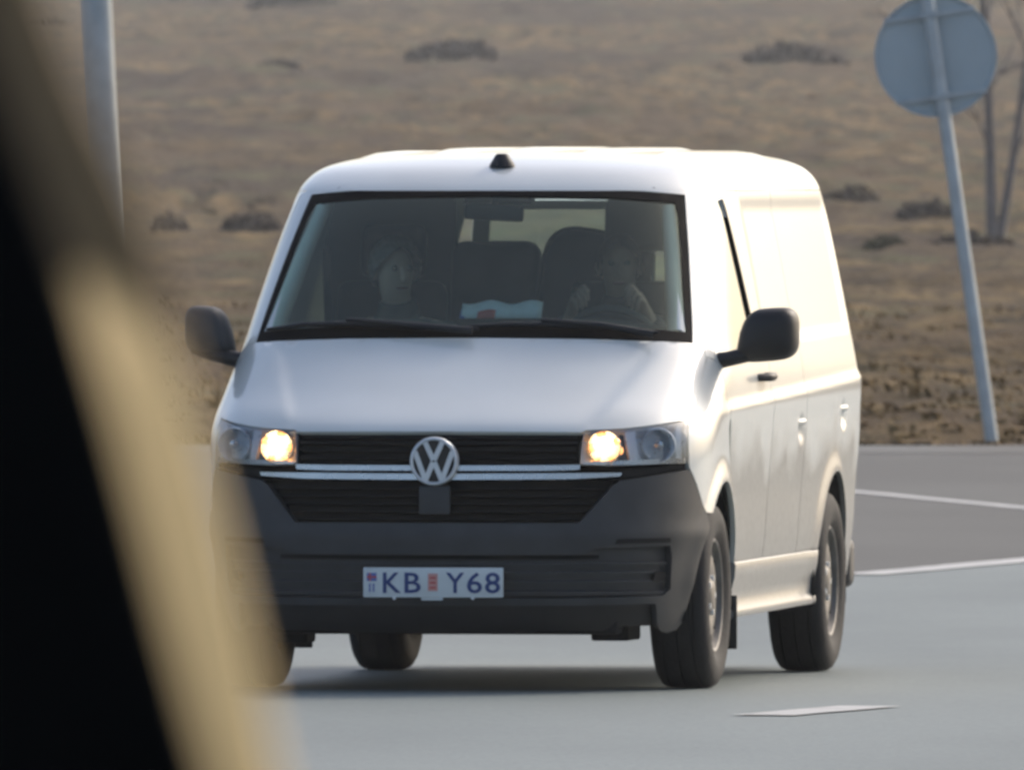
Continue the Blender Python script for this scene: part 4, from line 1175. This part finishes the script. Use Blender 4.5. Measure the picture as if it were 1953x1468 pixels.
def person(loc, label, turn, head_fwd, hair, jacket, hands, skin=None, bushy=1.0):
    skin = skin or M['skin']
    """seated figure; loc is the hip point in van space; faces -y (the windshield)"""
    root = empty('person'); tag(root, label, 'person')
    Mv = Matrix.Translation(van.location) @ Matrix.Rotation(-YAW, 4, 'Z')
    root.matrix_world = Mv @ Matrix.Translation(loc)
    hz = Matrix.Rotation(turn, 3, 'Z')
    neck = Vector((0, .10 + head_fwd * .4, .545)); hc = Vector((0, .075 + head_fwd, .66))
    def H(x, y, z): return tuple(hc + hz @ Vector((x, y, z)))
    def build(kind):
        sk = Sk()
        big = 1.0 if kind == 'body' else 1.13
        pel = sk.add((0, 0, .02), (.155 * big, .12 * big))
        ch = sk.chain(pel, [((0, .04, .16), (.145 * big, .11 * big)), ((0, .07, .30), (.165 * big, .115 * big)), ((0, .085, .42), (.150 * big, .10 * big))])
        if kind == 'body':
            nk = sk.chain(ch, [((0, .09, .50), .062), (neck, .056), (H(0, .012, -.06), (.062, .066)), (H(0, -.005, 0.0), (.074, .090)), (H(0, .012, .06), (.070, .088)), (H(0, .012, .105), (.040, .052))])
        else:
            sk.chain(ch, [((0, .09, .49), .092), ((0, .088 + head_fwd * .3, .545), .078), ((0, .084 + head_fwd * .4, .575), .074)])
        for s in (1, -1):
            sh = sk.add((s * .175, .085, .425), .068 * big, ch)
            hx, hy, hzz = hands[0 if s > 0 else 1]
            el = Vector((s * .25, -.06, .20)); wr = Vector((hx, hy, hzz))
            if kind == 'jacket':
                sk.chain(sh, [((s * .225, .03, .33), .070), (el, .064), (tuple(el.lerp(wr, .5)), .060), (tuple(el.lerp(wr, .93)), .052)])
            else:
                w = sk.chain(sh, [((s * .225, .03, .33), .046), (el, .040), (tuple(el.lerp(wr, .5)), .036), (tuple(wr), .026)])
                d = (wr - el).normalized(); hand(sk, w, wr, d, Vector((-s * .6, 0, .8)), Vector((-s * .3, .0, -.9)))
            if kind == 'body':
                hp = sk.add((s * .10, -.02, .02), .095, pel)
                sk.chain(hp, [((s * .13, -.24, .055), .080), ((s * .15, -.44, .07), .060), ((s * .15, -.50, -.12), .052), ((s * .15, -.54, -.30), .040), ((s * .15, -.64, -.34), .036)])
        return sk
    b = build('body'); skin_mesh('body', b.v, b.e, b.r, skin, root)
    j = build('jacket'); skin_mesh('jacket', j.v, j.e, j.r, jacket, root)
    t = Sk(); p = t.add((0, 0, .02), (.17, .135))
    t.chain(p, [((0, .03, .12), (.16, .125))])
    for s in (1, -1):
        t.chain(p, [((s * .10, -.02, .02), .108), ((s * .13, -.24, .055), .092), ((s * .15, -.44, .07), .072), ((s * .15, -.50, -.12), .064), ((s * .15, -.54, -.28), .054)])
    skin_mesh('trousers', t.v, t.e, t.r, M['trousers'], root)
    # face: nose, eyes, mouth, ears; hair cap
    n = Sk(); a = n.add(H(0, -.078, .028), .008); n.chain(a, [(H(0, -.098, .0), .012), (H(0, -.106, -.018), .015), (H(0, -.088, -.028), .012)])
    skin_mesh('nose', n.v, n.e, n.r, skin, root)
    for s in (1, -1):
        e = lathe('eye', [(-.010, .001), (-.007, .008), (0, .011), (.008, .008)], M['eye'], root, n=16, axis='y'); e.location = H(s * .030, -.080, .022); e.rotation_euler = (0, 0, turn)
        q = Sk(); a = q.add(H(s * .074, .012, .025), (.010, .016)); q.chain(a, [(H(s * .080, .018, .0), (.009, .020)), (H(s * .076, .012, -.025), .008)])
        skin_mesh('ear', q.v, q.e, q.r, skin, root)
    tube('mouth', [H(-.024, -.080, -.052), H(0, -.090, -.054), H(.024, -.080, -.052)], [.003, .006, .003], mat_basic('lips', (.25, .10, .09), .5, var=.1), root, n=8)
    V = []; F = []; nu, nv = 30, 14
    for jv in range(nv + 1):
        for iu in range(nu):
            ph = 2 * math.pi * iu / nu; front = (1 - math.cos(ph)) / 2          # ph = 0 at the back
            low = -.75 + 1.35 * front ** 2.2
            el = math.pi / 2 - (math.pi / 2 - math.asin(max(-.9, min(.9, low)))) * jv / nv
            rr = bushy * (1 + .03 * math.sin(7 * ph + 3 * jv))
            V.append(H(.084 * rr * math.cos(el) * math.sin(ph), .012 + .102 * rr * math.cos(el) * math.cos(ph), .030 + .100 * rr * math.sin(el)))
    for jv in range(nv):
        for iu in range(nu): F.append((jv*nu + iu, (jv+1)*nu + iu, (jv+1)*nu + (iu+1) % nu, jv*nu + (iu+1) % nu))
    mesh_np('hair', V, F, hair, root)
    return root
person((.385, 1.02, .885), 'driver in a dark jacket with both hands on the steering wheel behind the windshield', R(8), -.02, M['hair_dark'], M['jacket_dark'],
       ((.155, -.30, .50), (-.125, -.31, .50)))
person((-.46, 1.02, .865), 'grey haired passenger in a grey jacket looking down towards the middle of the cab', R(28), -.05, M['hair_grey'], M['jacket_grey'],
       ((.10, -.22, .14), (-.10, -.22, .14)), M['skin_pale'], 1.16)

# papers on the dashboard
Mv = Matrix.Translation(van.location) @ Matrix.Rotation(-YAW, 4, 'Z')
card = empty('paper_card'); card.matrix_world = Mv @ Matrix.Translation((.0, .20, 1.330))
tag(card, 'crumpled white paper card with a red print standing on the dashboard', 'paper')
def sheet_card(name, x0, x1, h, mat, y, ph, ztop):
    V = []; F = []; n = 14
    for i in range(n + 1):
        x = x0 + (x1 - x0) * i / n; c = .012 * math.sin(9 * x * 3 + ph)
        t = ztop + .008 * math.sin(40 * x + ph)
        V += [(x, y + c, .035), (x, y + c + .02, (t + .035) / 2), (x, y + c + .045, t)]
    for i in range(n):
        for j in range(2): F.append((3*i + j, 3*i + 3 + j, 3*i + 4 + j, 3*i + 1 + j))
    o = mesh_np(name, V, F, mat, card); s = o.modifiers.new('thickness', 'SOLIDIFY'); s.thickness = .0012
sheet_card('paper', -.075, .225, .06, M['card_white'], 0, .4, .094)
sheet_card('red_print', -.015, .050, .03, M['sticker_red'], -.012, .4, .072)
sheet_card('blue_edge', -.080, -.060, .05, M['sticker_blue'], -.010, 1.4, .075)

# ---------------------------------------------------------------- window frame of the photographer's vehicle, close to the lens
def window_post():
    D = 7.0; s = D / FPX
    def P(px, py): return Vector(((px - 976.5) * s, 0, (734 - py) * s))
    root = empty('window_post', (0, D, CAM_H - math.tan(.0095) * D))
    tag(root, 'out of focus dark window post with tan edge of the photographers vehicle at the left', 'window post')
    def slab(name, right, left, y0, y1, mat, rnd=.004, turn=0.0):
        # right / left: outlines from top to bottom; turn: how far the left edge comes forward, so that the face looks to the right
        V = []; F = []; n = len(right)
        for (ax, ay), (bx, by) in zip(right, left):
            a = P(ax, ay); b = P(bx, by); m = rnd
            for p in ((b.x, y0 - turn), (a.x - m, y0), (a.x - m * .3, y0 + m * .3), (a.x, y0 + m), (a.x, y1 - m), (a.x - m, y1), (b.x, y1)):
                V.append((p[0], p[1], a.z))
        k = 7
        for i in range(n - 1):
            for j in range(k): F.append((i*k + j, (i+1)*k + j, (i+1)*k + (j+1) % k, i*k + (j+1) % k))
        F += [tuple(range(k)), tuple(range((n-1)*k, n*k))[::-1]]
        o = mesh_np(name, V, F, mat, root)
        bm = bmesh.new(); bm.from_mesh(o.data); bmesh.ops.recalc_face_normals(bm, faces=bm.faces); bm.to_mesh(o.data); bm.free(); auto_smooth(o, 50)
    ys = [-500, -150, 0, 150, 300, 450, 600, 800, 1000, 1200, 1468, 1800]
    dk = [-240, -90, -40, 5, 62, 116, 164, 222, 275, 326, 402, 506]
    slab('post', [(x, y) for x, y in zip(dk, ys)], [(x - 900, y) for x, y in zip(dk, ys)], -.075, .06, M['black_trim'])
    y2 = [-500, 0, 200, 330, 430, 520, 620, 760]
    b_r = [0, 95, 180, 246, 288, 318, 338, 372]
    slab('upper_trim', [(x, y) for x, y in zip(b_r, y2)], [(x - 240, y) for x, y in zip(b_r, y2)], .002, .045, M['brown_trim'], turn=.01)
    y3 = [520, 590, 640, 720, 800, 900, 1000, 1200, 1468, 1800]
    t_r = [180, 255, 300, 344, 368, 396, 423, 472, 528, 600]
    slab('lower_trim', [(x, y) for x, y in zip(t_r, y3)], [(x - 240, y) for x, y in zip(t_r, y3)], -.006, .046, M['tan_trim'], turn=.050)
window_post()

# ---------------------------------------------------------------- thin haze over the whole plain
def haze():
    m = bpy.data.materials.new('haze_air'); m.use_nodes = True; nt = m.node_tree; nt.nodes.clear()
    out = N(nt, 'ShaderNodeOutputMaterial'); v = N(nt, 'ShaderNodeVolumePrincipled')
    v.inputs['Color'].default_value = (.92, .95, .98, 1); v.inputs['Density'].default_value = HAZE; v.inputs['Anisotropy'].default_value = .35
    nt.links.new(v.outputs[0], out.inputs['Volume'])
    bm = bmesh.new(); box_bm(bm, (0, 800, 29), (17000, 4400, 60)); me = bpy.data.meshes.new('haze'); bm.to_mesh(me); bm.free()
    tag(link('haze', me, m), 'thin pale haze lying over the moor and the road', kind='stuff')
HAZE = .00014
haze()
bpy.context.view_layer.update()
